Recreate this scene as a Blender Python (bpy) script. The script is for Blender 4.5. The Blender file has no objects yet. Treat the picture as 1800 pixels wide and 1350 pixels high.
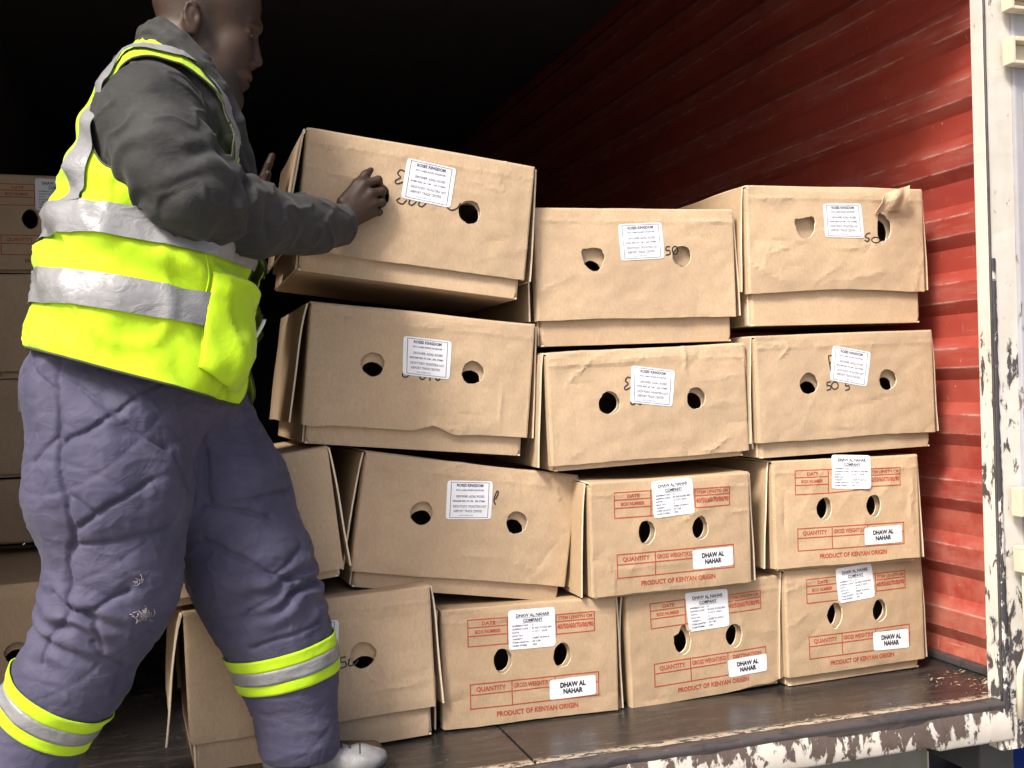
import bpy, bmesh, math, random
import numpy as np
from mathutils import Vector, Matrix, noise as mnoise
from mathutils.geometry import delaunay_2d_cdt
from mathutils.bvhtree import BVHTree

scene = bpy.context.scene
rad = math.radians

# ------------------------------------------------------------------ camera
YAW, PITCH, ROLL, CAM_H, FPX = rad(18.25), rad(0.15), rad(1.45), 0.84, 1850.0
fwd = Vector((math.sin(YAW) * math.cos(PITCH), math.cos(YAW) * math.cos(PITCH), math.sin(PITCH)))
rgt0 = Vector((math.cos(YAW), -math.sin(YAW), 0))
dwn0 = fwd.cross(rgt0)
if dwn0.z > 0:
    dwn0 = -dwn0
rgt = rgt0 * math.cos(ROLL) + dwn0 * math.sin(ROLL)
dwn = -rgt0 * math.sin(ROLL) + dwn0 * math.cos(ROLL)
cam_data = bpy.data.cameras.new("camera")
cam = bpy.data.objects.new("camera", cam_data)
scene.collection.objects.link(cam)
m3 = Matrix((rgt, -dwn, -fwd)).transposed()
cam.matrix_world = Matrix.Translation((0, 0, CAM_H)) @ m3.to_4x4()
cam_data.sensor_fit = 'HORIZONTAL'
cam_data.sensor_width = 36.0
cam_data.lens = 36.0 * FPX / 1800.0
cam_data.clip_start = 0.05
cam_data.clip_end = 2000.0
scene.camera = cam

# ------------------------------------------------------------------ light
SUN_EL, SUN_AZ = 46.0, 233.0          # azimuth clockwise from +Y: the sun stands left of and behind the camera
world = bpy.data.worlds.new("World")
scene.world = world
world.use_nodes = True
wn = world.node_tree.nodes
wl = world.node_tree.links
wn.clear()
sky = wn.new('ShaderNodeTexSky')
sky.sky_type = 'NISHITA'
sky.sun_disc = False
sky.sun_elevation = rad(SUN_EL)
sky.sun_rotation = rad(SUN_AZ)
sky.dust_density = 6.0
sky.air_density = 0.8
bg = wn.new('ShaderNodeBackground')
bg.inputs['Strength'].default_value = 0.12
wo = wn.new('ShaderNodeOutputWorld')
wl.new(sky.outputs['Color'], bg.inputs['Color'])
wl.new(bg.outputs['Background'], wo.inputs['Surface'])
sun_data = bpy.data.lights.new("sun", 'SUN')
sun_data.energy = 3.1
sun_data.angle = rad(14.0)
sun_data.color = (1.0, 0.95, 0.87)
sun = bpy.data.objects.new("sun", sun_data)
scene.collection.objects.link(sun)
sd = Vector((math.sin(rad(SUN_AZ)) * math.cos(rad(SUN_EL)), math.cos(rad(SUN_AZ)) * math.cos(rad(SUN_EL)), math.sin(rad(SUN_EL))))
sun.rotation_euler = sd.to_track_quat('Z', 'Y').to_euler()
sun.location = sd * 20
scene.view_settings.view_transform = 'Standard'
scene.view_settings.look = 'None'
scene.view_settings.gamma = 1.0
scene.view_settings.exposure = 0.98

# ------------------------------------------------------------------ helpers
COL = scene.collection

def link(o, parent=None):
    COL.objects.link(o)
    if parent is not None:
        o.parent = parent
    return o

def mesh_obj(name, verts, faces, mat, parent=None, smooth=False, mats=None, fmat=None):
    me = bpy.data.meshes.new(name)
    me.from_pydata([tuple(v) for v in verts], [], [tuple(f) for f in faces])
    for m in (mats or [mat]):
        me.materials.append(m)
    if fmat is not None:
        me.polygons.foreach_set('material_index', fmat)
    if smooth:
        me.polygons.foreach_set('use_smooth', [True] * len(me.polygons))
    me.update()
    o = bpy.data.objects.new(name, me)
    return link(o, parent)

def empty(name, mat4=None, parent=None):
    o = bpy.data.objects.new(name, None)
    o.empty_display_size = 0.1
    link(o, parent)
    if mat4 is not None:
        o.matrix_world = mat4
    return o

def tag(o, label=None, cat=None, group=None, kind=None):
    if label: o['label'] = label
    if cat: o['category'] = cat
    if group: o['group'] = group
    if kind: o['kind'] = kind
    return o

def bm_obj(name, bm, mat, parent=None, smooth=False, bevel=0.0, seg=2):
    if bevel > 0:
        bmesh.ops.bevel(bm, geom=list(bm.edges), offset=bevel, segments=seg, affect='EDGES', profile=0.6)
    bmesh.ops.recalc_face_normals(bm, faces=list(bm.faces))
    me = bpy.data.meshes.new(name)
    bm.to_mesh(me)
    bm.free()
    me.materials.append(mat)
    if smooth:
        me.polygons.foreach_set('use_smooth', [True] * len(me.polygons))
    o = bpy.data.objects.new(name, me)
    return link(o, parent)

def box_bm(x0, x1, y0, y1, z0, z1, bm=None):
    bm = bm or bmesh.new()
    vs = [bm.verts.new(p) for p in ((x0, y0, z0), (x1, y0, z0), (x1, y1, z0), (x0, y1, z0), (x0, y0, z1), (x1, y0, z1), (x1, y1, z1), (x0, y1, z1))]
    for f in ((0, 3, 2, 1), (4, 5, 6, 7), (0, 1, 5, 4), (1, 2, 6, 5), (2, 3, 7, 6), (3, 0, 4, 7)):
        bm.faces.new([vs[i] for i in f])
    return bm

def tube(path, radius, n=10, cap=True):
    """verts/faces of a round tube along a path; radius may be a list"""
    P = [Vector(p) for p in path]
    R = radius if isinstance(radius, (list, tuple)) else [radius] * len(P)
    V, F = [], []
    up = Vector((0, 0, 1))
    prev = None
    for i, p in enumerate(P):
        t = (P[min(i + 1, len(P) - 1)] - P[max(i - 1, 0)]).normalized()
        if prev is None:
            a = t.cross(up) if abs(t.dot(up)) < 0.95 else t.cross(Vector((1, 0, 0)))
        else:
            a = prev - t * prev.dot(t)
        a.normalize()
        prev = a
        b = t.cross(a)
        for k in range(n):
            th = 2 * math.pi * k / n
            V.append(p + (a * math.cos(th) + b * math.sin(th)) * R[i])
    for i in range(len(P) - 1):
        for k in range(n):
            F.append((i * n + k, i * n + (k + 1) % n, (i + 1) * n + (k + 1) % n, (i + 1) * n + k))
    if cap:
        F.append(tuple(range(n))[::-1])
        F.append(tuple(range((len(P) - 1) * n, len(P) * n)))
    return V, F

# ------------------------------------------------------------------ material helpers
class NT:
    def __init__(s, name):
        s.m = bpy.data.materials.new(name)
        s.m.use_nodes = True
        s.t = s.m.node_tree
        s.t.nodes.clear()
        s.out = s.t.nodes.new('ShaderNodeOutputMaterial')
        s.b = s.t.nodes.new('ShaderNodeBsdfPrincipled')
        s.t.links.new(s.b.outputs[0], s.out.inputs['Surface'])
    def n(s, typ, **kw):
        nd = s.t.nodes.new('ShaderNode' + typ)
        for k, v in kw.items():
            setattr(nd, k, v)
        return nd
    def l(s, a, b):
        s.t.links.new(a, b)
    def set(s, sock, v):
        if hasattr(v, 'is_output') or isinstance(v, bpy.types.NodeSocket):
            s.l(v, sock)
        else:
            sock.default_value = v
    def coord(s, kind='Object', scale=(1, 1, 1), rot=(0, 0, 0), loc=(0, 0, 0)):
        tc = s.n('TexCoord')
        mp = s.n('Mapping')
        mp.inputs['Scale'].default_value = scale
        mp.inputs['Rotation'].default_value = rot
        mp.inputs['Location'].default_value = loc
        s.l(tc.outputs[kind], mp.inputs['Vector'])
        return mp.outputs[0]
    def geo(s, scale=(1, 1, 1), rot=(0, 0, 0)):
        g = s.n('NewGeometry')
        mp = s.n('Mapping')
        mp.inputs['Scale'].default_value = scale
        mp.inputs['Rotation'].default_value = rot
        s.l(g.outputs['Position'], mp.inputs['Vector'])
        return mp.outputs[0]
    def noise(s, vec, scale=5, detail=4, rough=0.55, dist=0.0):
        t = s.n('TexNoise')
        t.inputs['Scale'].default_value = scale
        t.inputs['Detail'].default_value = detail
        t.inputs['Roughness'].default_value = rough
        t.inputs['Distortion'].default_value = dist
        s.l(vec, t.inputs['Vector'])
        return t.outputs['Fac']
    def ramp(s, fac, stops):
        r = s.n('ValToRGB')
        cr = r.color_ramp
        while len(cr.elements) < len(stops):
            cr.elements.new(0.5)
        for e, (p, c) in zip(cr.elements, stops):
            e.position = p
            e.color = (c, c, c, 1) if isinstance(c, (int, float)) else (*c, 1)
        s.l(fac, r.inputs['Fac'])
        return r.outputs['Color']
    def mix(s, fac, a, b, mode='MIX'):
        m = s.n('MixRGB', blend_type=mode)
        for sock, v in zip(m.inputs, (fac, a, b)):
            if isinstance(v, (tuple, list)):
                sock.default_value = (*v[:3], 1)
            elif isinstance(v, (int, float)):
                sock.default_value = v if sock == m.inputs[0] else (v, v, v, 1)
            else:
                s.l(v, sock)
        return m.outputs[0]
    def math(s, op, a, b=0.0, clamp=False):
        m = s.n('Math', operation=op, use_clamp=clamp)
        for sock, v in zip(m.inputs, (a, b)):
            if isinstance(v, (int, float)):
                sock.default_value = v
            else:
                s.l(v, sock)
        return m.outputs[0]
    def bump(s, h, strength=0.3, dist=0.01, prev=None):
        b = s.n('Bump')
        b.inputs['Strength'].default_value = strength
        b.inputs['Distance'].default_value = dist
        s.l(h, b.inputs['Height'])
        if prev is not None:
            s.l(prev, b.inputs['Normal'])
        return b.outputs[0]
    def done(s, color=None, rough=0.6, normal=None, metal=0.0, spec=0.5, **kw):
        for k, v in (('Base Color', color), ('Roughness', rough), ('Normal', normal), ('Metallic', metal), ('Specular IOR Level', spec)):
            if v is None:
                continue
            if isinstance(v, tuple):
                s.b.inputs[k].default_value = (*v, 1)
            elif isinstance(v, (int, float)):
                s.b.inputs[k].default_value = v
            else:
                s.l(v, s.b.inputs[k])
        for k, v in kw.items():
            s.b.inputs[k.replace('_', ' ')].default_value = v
        return s.m

def sep(t, vec):
    n = t.n('SeparateXYZ')
    t.l(vec, n.inputs[0])
    return n.outputs

def mat_cardboard(name, base, edge=False):
    t = NT(name)
    v = t.coord('Object')
    oi = t.n('ObjectInfo')
    off = t.n('VectorMath', operation='ADD')
    cmb = t.n('CombineXYZ')
    k = t.math('MULTIPLY', oi.outputs['Random'], 37.0)
    for i in range(3):
        t.l(k, cmb.inputs[i])
    t.l(v, off.inputs[0]); t.l(cmb.outputs[0], off.inputs[1])
    vv = off.outputs[0]
    def sc(s):
        mp = t.n('Mapping'); mp.inputs['Scale'].default_value = s
        t.l(vv, mp.inputs['Vector']); return mp.outputs[0]
    blotch = t.noise(sc((1, 1, 1)), 5, 4, 0.6)
    fiber = t.noise(sc((1.0, 1, 0.35)), 260, 3, 0.7)
    fine = t.noise(sc((1, 1, 1)), 70, 5, 0.7)
    flute = t.noise(sc((150, 150, 3)), 1.0, 1, 0.4)
    crump = t.noise(sc((9, 9, 13)), 1.0, 5, 0.55, 0.8)
    c = t.mix(t.ramp(blotch, [(0.3, 0.0), (0.72, 1.0)]), tuple(x * 0.86 for x in base), tuple(min(1, x * 1.10) for x in base))
    c = t.mix(t.math('MULTIPLY', t.ramp(fiber, [(0.35, 0.0), (0.68, 1.0)]), 0.45), c, tuple(x * 0.66 for x in base))
    c = t.mix(t.math('MULTIPLY', t.ramp(fine, [(0.55, 0.0), (0.75, 1.0)]), 0.22), c, tuple(min(1, x * 1.3) for x in base))
    rv = t.math('MULTIPLY', t.math('SUBTRACT', oi.outputs['Random'], 0.5), 0.16)
    hsv = t.n('HueSaturation')
    hsv.inputs['Saturation'].default_value = 1.0
    t.l(t.math('ADD', rv, 1.0), hsv.inputs['Value'])
    t.l(c, hsv.inputs['Color'])
    nrm = t.bump(crump, 0.22, 0.005)
    nrm = t.bump(flute, 0.22, 0.0012, nrm)
    nrm = t.bump(fiber, 0.32, 0.0008, nrm)
    return t.done(hsv.outputs[0], 0.78, nrm, spec=0.22)

CARD = (0.468, 0.341, 0.222)
M = {}
M['card'] = mat_cardboard('cardboard', CARD)
M['card_edge'] = mat_cardboard('cardboard_cut_edge', (0.74, 0.62, 0.46))
M['card_dark'] = mat_cardboard('cardboard_printed', (0.425, 0.303, 0.190))

def simple(name, col, rough=0.6, metal=0.0, nscale=40, var=0.15, bump=0.0, spec=0.5):
    t = NT(name)
    v = t.coord('Object')
    nz = t.noise(v, nscale, 4)
    c = t.mix(nz, tuple(x * (1 - var) for x in col), tuple(min(1, x * (1 + var)) for x in col))
    nrm = t.bump(nz, bump, 0.002) if bump else None
    return t.done(c, rough, nrm, metal, spec)

M['paper'] = simple('sticker_paper', (0.66, 0.67, 0.70), 0.5, var=0.04, nscale=15)
M['ink'] = simple('black_ink', (0.018, 0.018, 0.03), 0.55, var=0.3)
M['ink_grey'] = simple('printed_ink', (0.05, 0.05, 0.12), 0.55, var=0.3)
M['marker'] = simple('marker_ink', (0.012, 0.012, 0.014), 0.5, var=0.3)
M['red_ink'] = simple('red_print', (0.34, 0.045, 0.02), 0.6, var=0.35, nscale=180)
M['leaf'] = simple('flower_foliage', (0.05, 0.09, 0.02), 0.6, var=0.5)
M['dark_wrap'] = simple('dark_plastic_liner', (0.02, 0.02, 0.022), 0.25, var=0.4)

def mat_red_wall():
    t = NT('red_paint_wall')
    g = t.geo()
    big = t.noise(g, 1.6, 4, 0.6)
    mid = t.noise(t.geo((1, 1.2, 3)), 6, 5, 0.65)
    c = t.mix(t.ramp(big, [(0.35, 0.0), (0.65, 1.0)]), (0.23, 0.032, 0.024), (0.29, 0.046, 0.031))
    c = t.mix(t.math('MULTIPLY', t.ramp(mid, [(0.5, 0.0), (0.7, 1.0)]), 0.30), c, (0.36, 0.080, 0.054))
    # dust low down on the wall, thinning out upwards
    z = sep(t, g)[2]
    dust = t.math('MULTIPLY', t.ramp(t.math('MULTIPLY', z, 0.9), [(0.0, 1.0), (0.9, 0.0)]), t.ramp(t.noise(t.geo((1, 1, 1)), 9, 6, 0.7), [(0.40, 0.0), (0.66, 1.0)]))
    c = t.mix(t.math('MULTIPLY', dust, 0.75), c, (0.42, 0.165, 0.11))
    # long scrapes along the load direction and short scratches
    s1 = t.noise(t.geo((1, 1.3, 42)), 3.0, 5, 0.6, 0.15)
    s2 = t.noise(t.geo((1, 34, 10), (rad(35), 0, 0)), 3.0, 4, 0.6, 1.0)
    s3 = t.noise(t.geo((1, 38, 3), (rad(-20), 0, 0)), 3.0, 4, 0.6, 0.6)
    scr = t.math('ADD', t.ramp(s1, [(0.66, 0.0), (0.74, 1.0)]), t.math('ADD', t.ramp(s2, [(0.68, 0.0), (0.73, 1.0)]), t.ramp(s3, [(0.69, 0.0), (0.74, 1.0)])), True)
    c = t.mix(t.math('MULTIPLY', scr, 0.55), c, (0.56, 0.30, 0.22))
    xx = sep(t, g)[0]
    proud = t.ramp(t.math('MULTIPLY', t.math('SUBTRACT', xx, 2.150), 20.0), [(0.28, 1.0), (0.50, 0.0)])
    worn = t.math('MULTIPLY', proud, t.ramp(t.noise(t.geo((1, 1.5, 9)), 4, 6, 0.7), [(0.42, 0.0), (0.62, 1.0)]))
    c = t.mix(t.math('MULTIPLY', worn, 0.32), c, (0.33, 0.15, 0.12))
    zf = t.math('MULTIPLY', t.math('FRACT', t.math('DIVIDE', t.math('ADD', z, 19.0 - 0.862), 0.19)), 0.19)
    e0 = t.math('MINIMUM', zf, t.math('SUBTRACT', 0.19, zf))
    e1 = t.math('ABSOLUTE', t.math('SUBTRACT', zf, 0.055))
    ed = t.ramp(t.math('MULTIPLY', t.math('MINIMUM', e0, e1), 100.0), [(0.10, 1.0), (0.42, 0.0)])
    ed = t.math('MULTIPLY', ed, t.ramp(t.noise(t.geo((1, 2.2, 6)), 5, 6, 0.72), [(0.44, 0.0), (0.58, 1.0)]))
    c = t.mix(t.math('MULTIPLY', ed, 0.75), c, (0.42, 0.26, 0.21))
    chips = t.ramp(t.noise(t.geo((1, 1, 1.8)), 11, 6, 0.7), [(0.735, 0.0), (0.755, 1.0)])
    c = t.mix(chips, c, (0.20, 0.13, 0.10))
    specks = t.ramp(t.noise(g, 75, 2, 0.5), [(0.79, 0.0), (0.81, 1.0)])
    c = t.mix(specks, c, (0.72, 0.62, 0.52))
    nrm = t.bump(mid, 0.25, 0.004)
    nrm = t.bump(t.noise(g, 3.2, 2), 0.35, 0.03, nrm)
    return t.done(c, t.ramp(mid, [(0.3, 0.42), (0.7, 0.62)]), nrm, spec=0.4)
M['red_wall'] = mat_red_wall()

def mat_peel(name, paint, thr, steel=(0.07, 0.05, 0.045), zrange=None, stretch=(1, 1, 1), scale=22, rust=0.4):
    t = NT(name)
    g = t.geo(stretch)
    n1 = t.noise(g, scale, 8, 0.68, 0.4)
    n2 = t.noise(t.geo((1, 1, 1)), 3.2, 3, 0.5)
    f = t.math('ADD', n1, t.math('MULTIPLY', t.math('SUBTRACT', n2, 0.5), 0.55))
    if zrange:
        z = sep(t, t.geo())[2]
        mr = t.n('MapRange')
        t.l(z, mr.inputs[0])
        for i, v in enumerate(zrange):
            mr.inputs[1 + i].default_value = v
        f = t.math('ADD', f, mr.outputs[0])
    chip = t.ramp(f, [(thr, 0.0), (thr + 0.012, 1.0)])
    dirt = t.noise(t.geo((1, 1, 0.25)), 14, 5, 0.6)
    pc = t.mix(t.math('MULTIPLY', t.ramp(dirt, [(0.45, 0.0), (0.75, 1.0)]), 0.45), paint, tuple(x * y for x, y in zip(paint, (0.72, 0.66, 0.58))))
    scratches = t.ramp(t.noise(t.geo((3, 3, 40), (rad(25), rad(15), 0)), 3, 4, 0.6, 0.8), [(0.66, 0.0), (0.7, 1.0)])
    pc = t.mix(t.math('MULTIPLY', scratches, 0.35), pc, tuple(x * 0.5 for x in paint))
    rs = t.ramp(t.noise(t.geo((1, 1, 0.6)), 9, 5, 0.7), [(0.62, 0.0), (0.78, 1.0)])
    pc = t.mix(t.math('MULTIPLY', rs, rust), pc, (0.55, 0.36, 0.14))
    sc = t.mix(t.noise(g, 60, 3), steel, tuple(x * 2.4 for x in steel))
    prim = t.ramp(f, [(thr - 0.030, 0.0), (thr - 0.018, 1.0)])          # a rim of older grey coat round each chip
    pc = t.mix(t.math('MULTIPLY', prim, t.ramp(t.noise(g, 47, 3), [(0.4, 0.2), (0.6, 0.9)])), pc, tuple(x * 0.62 for x in paint))
    c = t.mix(chip, pc, sc)
    inv = t.math('SUBTRACT', 1.0, chip)
    nrm = t.bump(inv, 0.7, 0.0015)
    nrm = t.bump(t.noise(t.geo(), 9, 4), 0.25, 0.01, nrm)
    return t.done(c, t.mix(chip, 0.42, 0.62), nrm, spec=0.45)
M['sill_paint'] = mat_peel('peeling_white_sill', (0.47, 0.44, 0.40), 0.545, steel=(0.045, 0.032, 0.027), zrange=(-0.09, -0.015, -0.03, 0.13), stretch=(1, 1, 0.5), scale=30)
M['post_paint'] = mat_peel('chipped_white_post', (0.50, 0.475, 0.43), 0.60, steel=(0.03, 0.026, 0.026), zrange=(0.0, 1.1, 0.10, -0.06), stretch=(1, 1, 0.4), scale=34, rust=0.4)
M['door_paint'] = mat_peel('worn_white_door', (0.31, 0.31, 0.345), 0.69, stretch=(1, 1, 0.6), scale=20, rust=0.12)  # white door; the bluish tone of its shade is put into the colour
M['cream'] = mat_peel('cream_paint', (0.50, 0.45, 0.34), 0.68, stretch=(1, 1, 0.4), scale=18, rust=0.5)
M['rail'] = mat_peel('worn_steel_edge', (0.055, 0.046, 0.046), 0.56, steel=(0.020, 0.017, 0.019), stretch=(0.3, 1, 1), scale=30, rust=0.3)

def mat_floor():
    t = NT('dark_container_floor')
    g = t.geo()
    n1 = t.noise(t.geo((1, 1, 1)), 2.2, 5, 0.6)
    n2 = t.noise(t.geo((1.2, 7, 1), (0, 0, rad(14))), 6, 6, 0.65, 0.6)
    n3 = t.noise(g, 45, 5, 0.7)
    c = t.mix(n1, (0.012, 0.0105, 0.0105), (0.026, 0.0225, 0.0215))
    c = t.mix(t.math('MULTIPLY', t.ramp(n2, [(0.5, 0.0), (0.72, 1.0)]), 0.5), c, (0.070, 0.060, 0.056))
    c = t.mix(t.math('MULTIPLY', t.ramp(n3, [(0.62, 0.0), (0.72, 1.0)]), 0.5), c, (0.17, 0.14, 0.12))
    sp = t.ramp(t.noise(g, 120, 2, 0.5), [(0.76, 0.0), (0.79, 1.0)])
    c = t.mix(sp, c, (0.42, 0.38, 0.33))
    scr = t.ramp(t.noise(t.geo((3, 50, 1), (0, 0, rad(-24))), 3, 4, 0.6, 0.8), [(0.66, 0.0), (0.70, 1.0)])
    c = t.mix(t.math('MULTIPLY', scr, 0.4), c, (0.26, 0.22, 0.2))
    # bare worn band along the loading edge
    y = sep(t, g)[1]
    ed = t.math('MULTIPLY', t.ramp(t.math('SUBTRACT', y, 1.70), [(0.505, 0.0), (0.512, 1.0), (0.530, 1.0), (0.552, 0.0)]), t.ramp(t.noise(t.geo((0.7, 1.6, 1)), 42, 6, 0.75), [(0.46, 0.0), (0.50, 1.0)]))
    c = t.mix(ed, c, (0.36, 0.30, 0.23))
    nrm = t.bump(n2, 0.35, 0.004)
    nrm = t.bump(n3, 0.25, 0.0015, nrm)
    return t.done(c, t.ramp(n1, [(0.3, 0.16), (0.7, 0.36)]), nrm, spec=0.6)
M['floor'] = mat_floor()
M['dark_steel'] = simple('dark_underframe_steel', (0.035, 0.036, 0.038), 0.6, nscale=12, var=0.4, bump=0.2)
M['shade_grey'] = simple('wall_shade_grey', (0.09, 0.082, 0.085), 0.75, nscale=3, var=0.25)  # dimness of the deep interior put into a dark grey wall colour
M['grey_steel'] = simple('grey_green_steel', (0.13, 0.135, 0.12), 0.6, nscale=12, var=0.4, bump=0.2)
M['blue'] = simple('blue_tarpaulin', (0.012, 0.045, 0.30), 0.4, nscale=9, var=0.35, bump=0.6)

def mat_ground():
    t = NT('yard_concrete')
    g = t.geo()
    n = t.noise(g, 0.8, 6, 0.65)
    n2 = t.noise(g, 20, 4, 0.6)
    c = t.mix(n, (0.20, 0.185, 0.165), (0.34, 0.32, 0.29))
    c = t.mix(t.math('MULTIPLY', n2, 0.35), c, (0.15, 0.14, 0.13))
    return t.done(c, 0.85, t.bump(n2, 0.3, 0.01))
M['ground'] = mat_ground()

# ------------------------------------------------------------------ setting
GZ = -1.15
bm = bmesh.new()
bmesh.ops.create_grid(bm, x_segments=8, y_segments=8, size=250)
for v in bm.verts:
    v.co.z = GZ
tag(bm_obj('ground', bm, M['ground']), kind='structure')

# ------------------------------------------------------------------ container
XR, XL, YF, YB, ZT = 2.16, -0.80, 2.19, 12.0, 2.72
cont = empty('shipping_container', Matrix.Translation((0.7, YF, 0)))
tag(cont, 'open shipping container with red corrugated inside wall and chipped white corner post', 'container')
bpy.context.view_layer.update()
def cpart(o):
    o.parent = cont
    o.matrix_parent_inverse = cont.matrix_world.inverted()
    return o

# corrugated side wall: trapezoid ribs running into the depth
prof = []
zk = 0.862 - 0.19 * 5
while zk < ZT + 0.2:
    prof += [(zk - 0.035, XR + 0.019), (zk, XR), (zk + 0.055, XR), (zk + 0.09, XR + 0.019)]
    zk += 0.19
prof = sorted(prof)
pr = [(0.0, XR + 0.012)] + [p for p in prof if 0.03 < p[0] < ZT - 0.02] + [(ZT, XR + 0.02)]
fine = []
for (z0, x0), (z1, x1) in zip(pr[:-1], pr[1:]):
    k = max(1, int((z1 - z0) / 0.016))
    for i in range(k):
        fine.append((z0 + (z1 - z0) * i / k, x0 + (x1 - x0) * i / k))
fine.append(pr[-1])
xs = np.array([p[1] for p in fine]); zs = np.array([p[0] for p in fine])
ys = list(np.arange(YF + 0.03, 4.4, 0.045)) + list(np.arange(4.5, YB + 0.01, 0.5))
V, F = [], []
for j, y in enumerate(ys):
    for z, x in zip(zs, xs):
        d = 0.006 * mnoise.noise((y * 2.2, z * 3.1, 3.0)) + 0.003 * mnoise.noise((y * 7, z * 9, 8.0))
        V.append((x + d, y, z))
nz = len(zs)
for j in range(len(ys) - 1):
    for i in range(nz - 1):
        F.append((j * nz + i, j * nz + i + 1, (j + 1) * nz + i + 1, (j + 1) * nz + i))
nin = len(V)
V += [(XR + 0.085, y, z) for y in (YF + 0.03, YB) for z in (0, ZT)]
F.append((nin, nin + 1, nin + 3, nin + 2))
tag(cpart(mesh_obj('side_wall', V, F, M['red_wall'], smooth=False)), 'red corrugated side wall, scratched')
cpart(bm_obj('wall_foot_rail', box_bm(XR - 0.010, XR + 0.02, YF + 0.05, YB, 0.002, 0.022), M['rail'], bevel=0.004))
cpart(bm_obj('side_wall', box_bm(XL - 0.05, XL, YF, YB, 0, ZT), M['shade_grey']))
cpart(bm_obj('back_wall', box_bm(XL, XR + 0.08, YB, YB + 0.05, 0, ZT), M['shade_grey']))
cpart(bm_obj('roof', box_bm(XL - 0.05, XR + 0.1, YF, YB + 0.05, ZT + 0.002, ZT + 0.06), M['shade_grey']))
cpart(bm_obj('lintel', box_bm(XL - 0.05, XR + 0.02, YF - 0.05, YF + 0.05, 2.24, ZT - 0.002), M['post_paint'], bevel=0.006))  # unseen header; its deep drop is shaped to hold back incoming light

# floor boards
fl = empty('floor')
cpart(fl)
seams = [XL, -0.36, 0.765, XR + 0.05]
for a, b in zip(seams[:-1], seams[1:]):
    o = bm_obj('floor_panel', box_bm(a + 0.003, b - 0.003, YF + 0.022, YB, -0.03, 0.0), M['floor'], bevel=0.0025)
    o.parent = fl
    o.matrix_parent_inverse = fl.matrix_world.inverted()
bm = box_bm(XL, XR + 0.05, YF + 0.03, YB, -0.05, -0.032)
cpart(bm_obj('subfloor', bm, M['dark_steel']))

# threshold sill with steel nosing
NX = 90
V, F = [], []
secs = [(-0.02, 0.027), (0.002, 0.027), (0.002, 0.010), (-0.001, 0.002), (-0.006, -0.003), (-0.012, -0.003), (-0.017, 0.001), (-0.03, 0.002)]
for i in range(NX + 1):
    x = XL + (2.03 - XL) * i / NX
    for (z, y) in secs:
        d = 0.0015 * mnoise.noise((x * 9, z * 50, 1))
        V.append((x, YF - 0.006 + y + d, z + d))
ns = len(secs)
for i in range(NX):
    for k in range(ns - 1):
        F.append((i * ns + k, (i + 1) * ns + k, (i + 1) * ns + k + 1, i * ns + k + 1))
cpart(mesh_obj('threshold_nosing', V, F, M['rail'], smooth=True))
V, F = [], []
secs = [(-0.015, 0.03), (-0.0155, 0.001), (-0.022, -0.003), (-0.06, -0.005), (-0.086, -0.004), (-0.092, 0.0), (-0.094, 0.06)]
NX = 160
for i in range(NX + 1):
    x = XL + (2.06 - XL) * i / NX
    for (z, y) in secs:
        d = 0.003 * mnoise.noise((x * 5, z * 30, 5)) + 0.0015 * mnoise.noise((x * 30, z * 60, 2))
        zz = z - (0.012 * max(0, min(1, (x - 1.80) / 0.02)) if z < -0.08 else 0)
        V.append((x, YF - 0.002 + y + d, zz))
ns = len(secs)
for i in range(NX):
    for k in range(ns - 1):
        F.append((i * ns + k, (i + 1) * ns + k, (i + 1) * ns + k + 1, i * ns + k + 1))
cpart(mesh_obj('sill', V, F, M['sill_paint'], smooth=True))

# corner post and swung-open door beside it
V, F = [], []
psec = [(XR + 0.03, YF + 0.06), (2.034, YF + 0.052), (2.028, YF + 0.046), (2.028, YF + 0.006), (2.034, YF), (2.112, YF), (2.115, YF + 0.02), (XR + 0.03, YF + 0.02)]
NZ = 120
for i in range(NZ + 1):
    z = -0.13 + (ZT + 0.13) * i / NZ
    for (x, y) in psec:
        d = 0.0016 * mnoise.noise((x * 30, y * 30, z * 11)) + 0.001 * mnoise.noise((x * 60, y * 60, z * 40))
        V.append((x + d, y + d, z))
ns = len(psec)
for i in range(NZ):
    for k in range(ns - 1):
        F.append((i * ns + k, i * ns + k + 1, (i + 1) * ns + k + 1, (i + 1) * ns + k))
F.append(tuple(range(ns)))
tag(cpart(mesh_obj('corner_post', V, F, M['post_paint'], smooth=False)), 'white corner post with peeling paint')
# rubber joint strip on the arris between the two post faces
V, F = tube([(2.028 + 0.0012 * mnoise.noise((0, 0, z * 7)), YF - 0.002, z) for z in np.linspace(0.0, ZT - 0.1, 90)], 0.0035, 6)
cpart(mesh_obj('edge_bead', V, F, M['rail'], smooth=True))
V, F = [], []
for i in range(121):
    z = -0.06 + 1.2 * i / 120
    wd = 0.007 + 0.010 * max(0, min(1, (0.75 - z) / 0.7)) + 0.004 * mnoise.noise((z * 25, 3, 1)) + 0.003 * mnoise.noise((z * 80, 3, 9))
    V += [(2.0325, YF - 0.0035, z), (2.036, YF - 0.0055, z), (2.036 + max(0.002, wd), YF - 0.0045, z), (2.038 + max(0.002, wd), YF - 0.001, z)]
for i in range(120):
    for k in range(3):
        F.append((i * 4 + k, i * 4 + k + 1, i * 4 + k + 5, i * 4 + k + 4))
M['gasket'] = mat_peel('dark_gasket', (0.50, 0.48, 0.45), 0.42, steel=(0.022, 0.02, 0.024), stretch=(1, 1, 0.5), scale=40, rust=0.1)
cpart(mesh_obj('rubber_gasket', V, F, M['gasket'], smooth=True))
door = cpart(empty('door'))
tag(door, 'worn white steel door swung open beside the post')
def dpart(o):
    o.parent = door
    o.matrix_parent_inverse = door.matrix_world.inverted()
    return o
bpy.context.view_layer.update()
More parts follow.
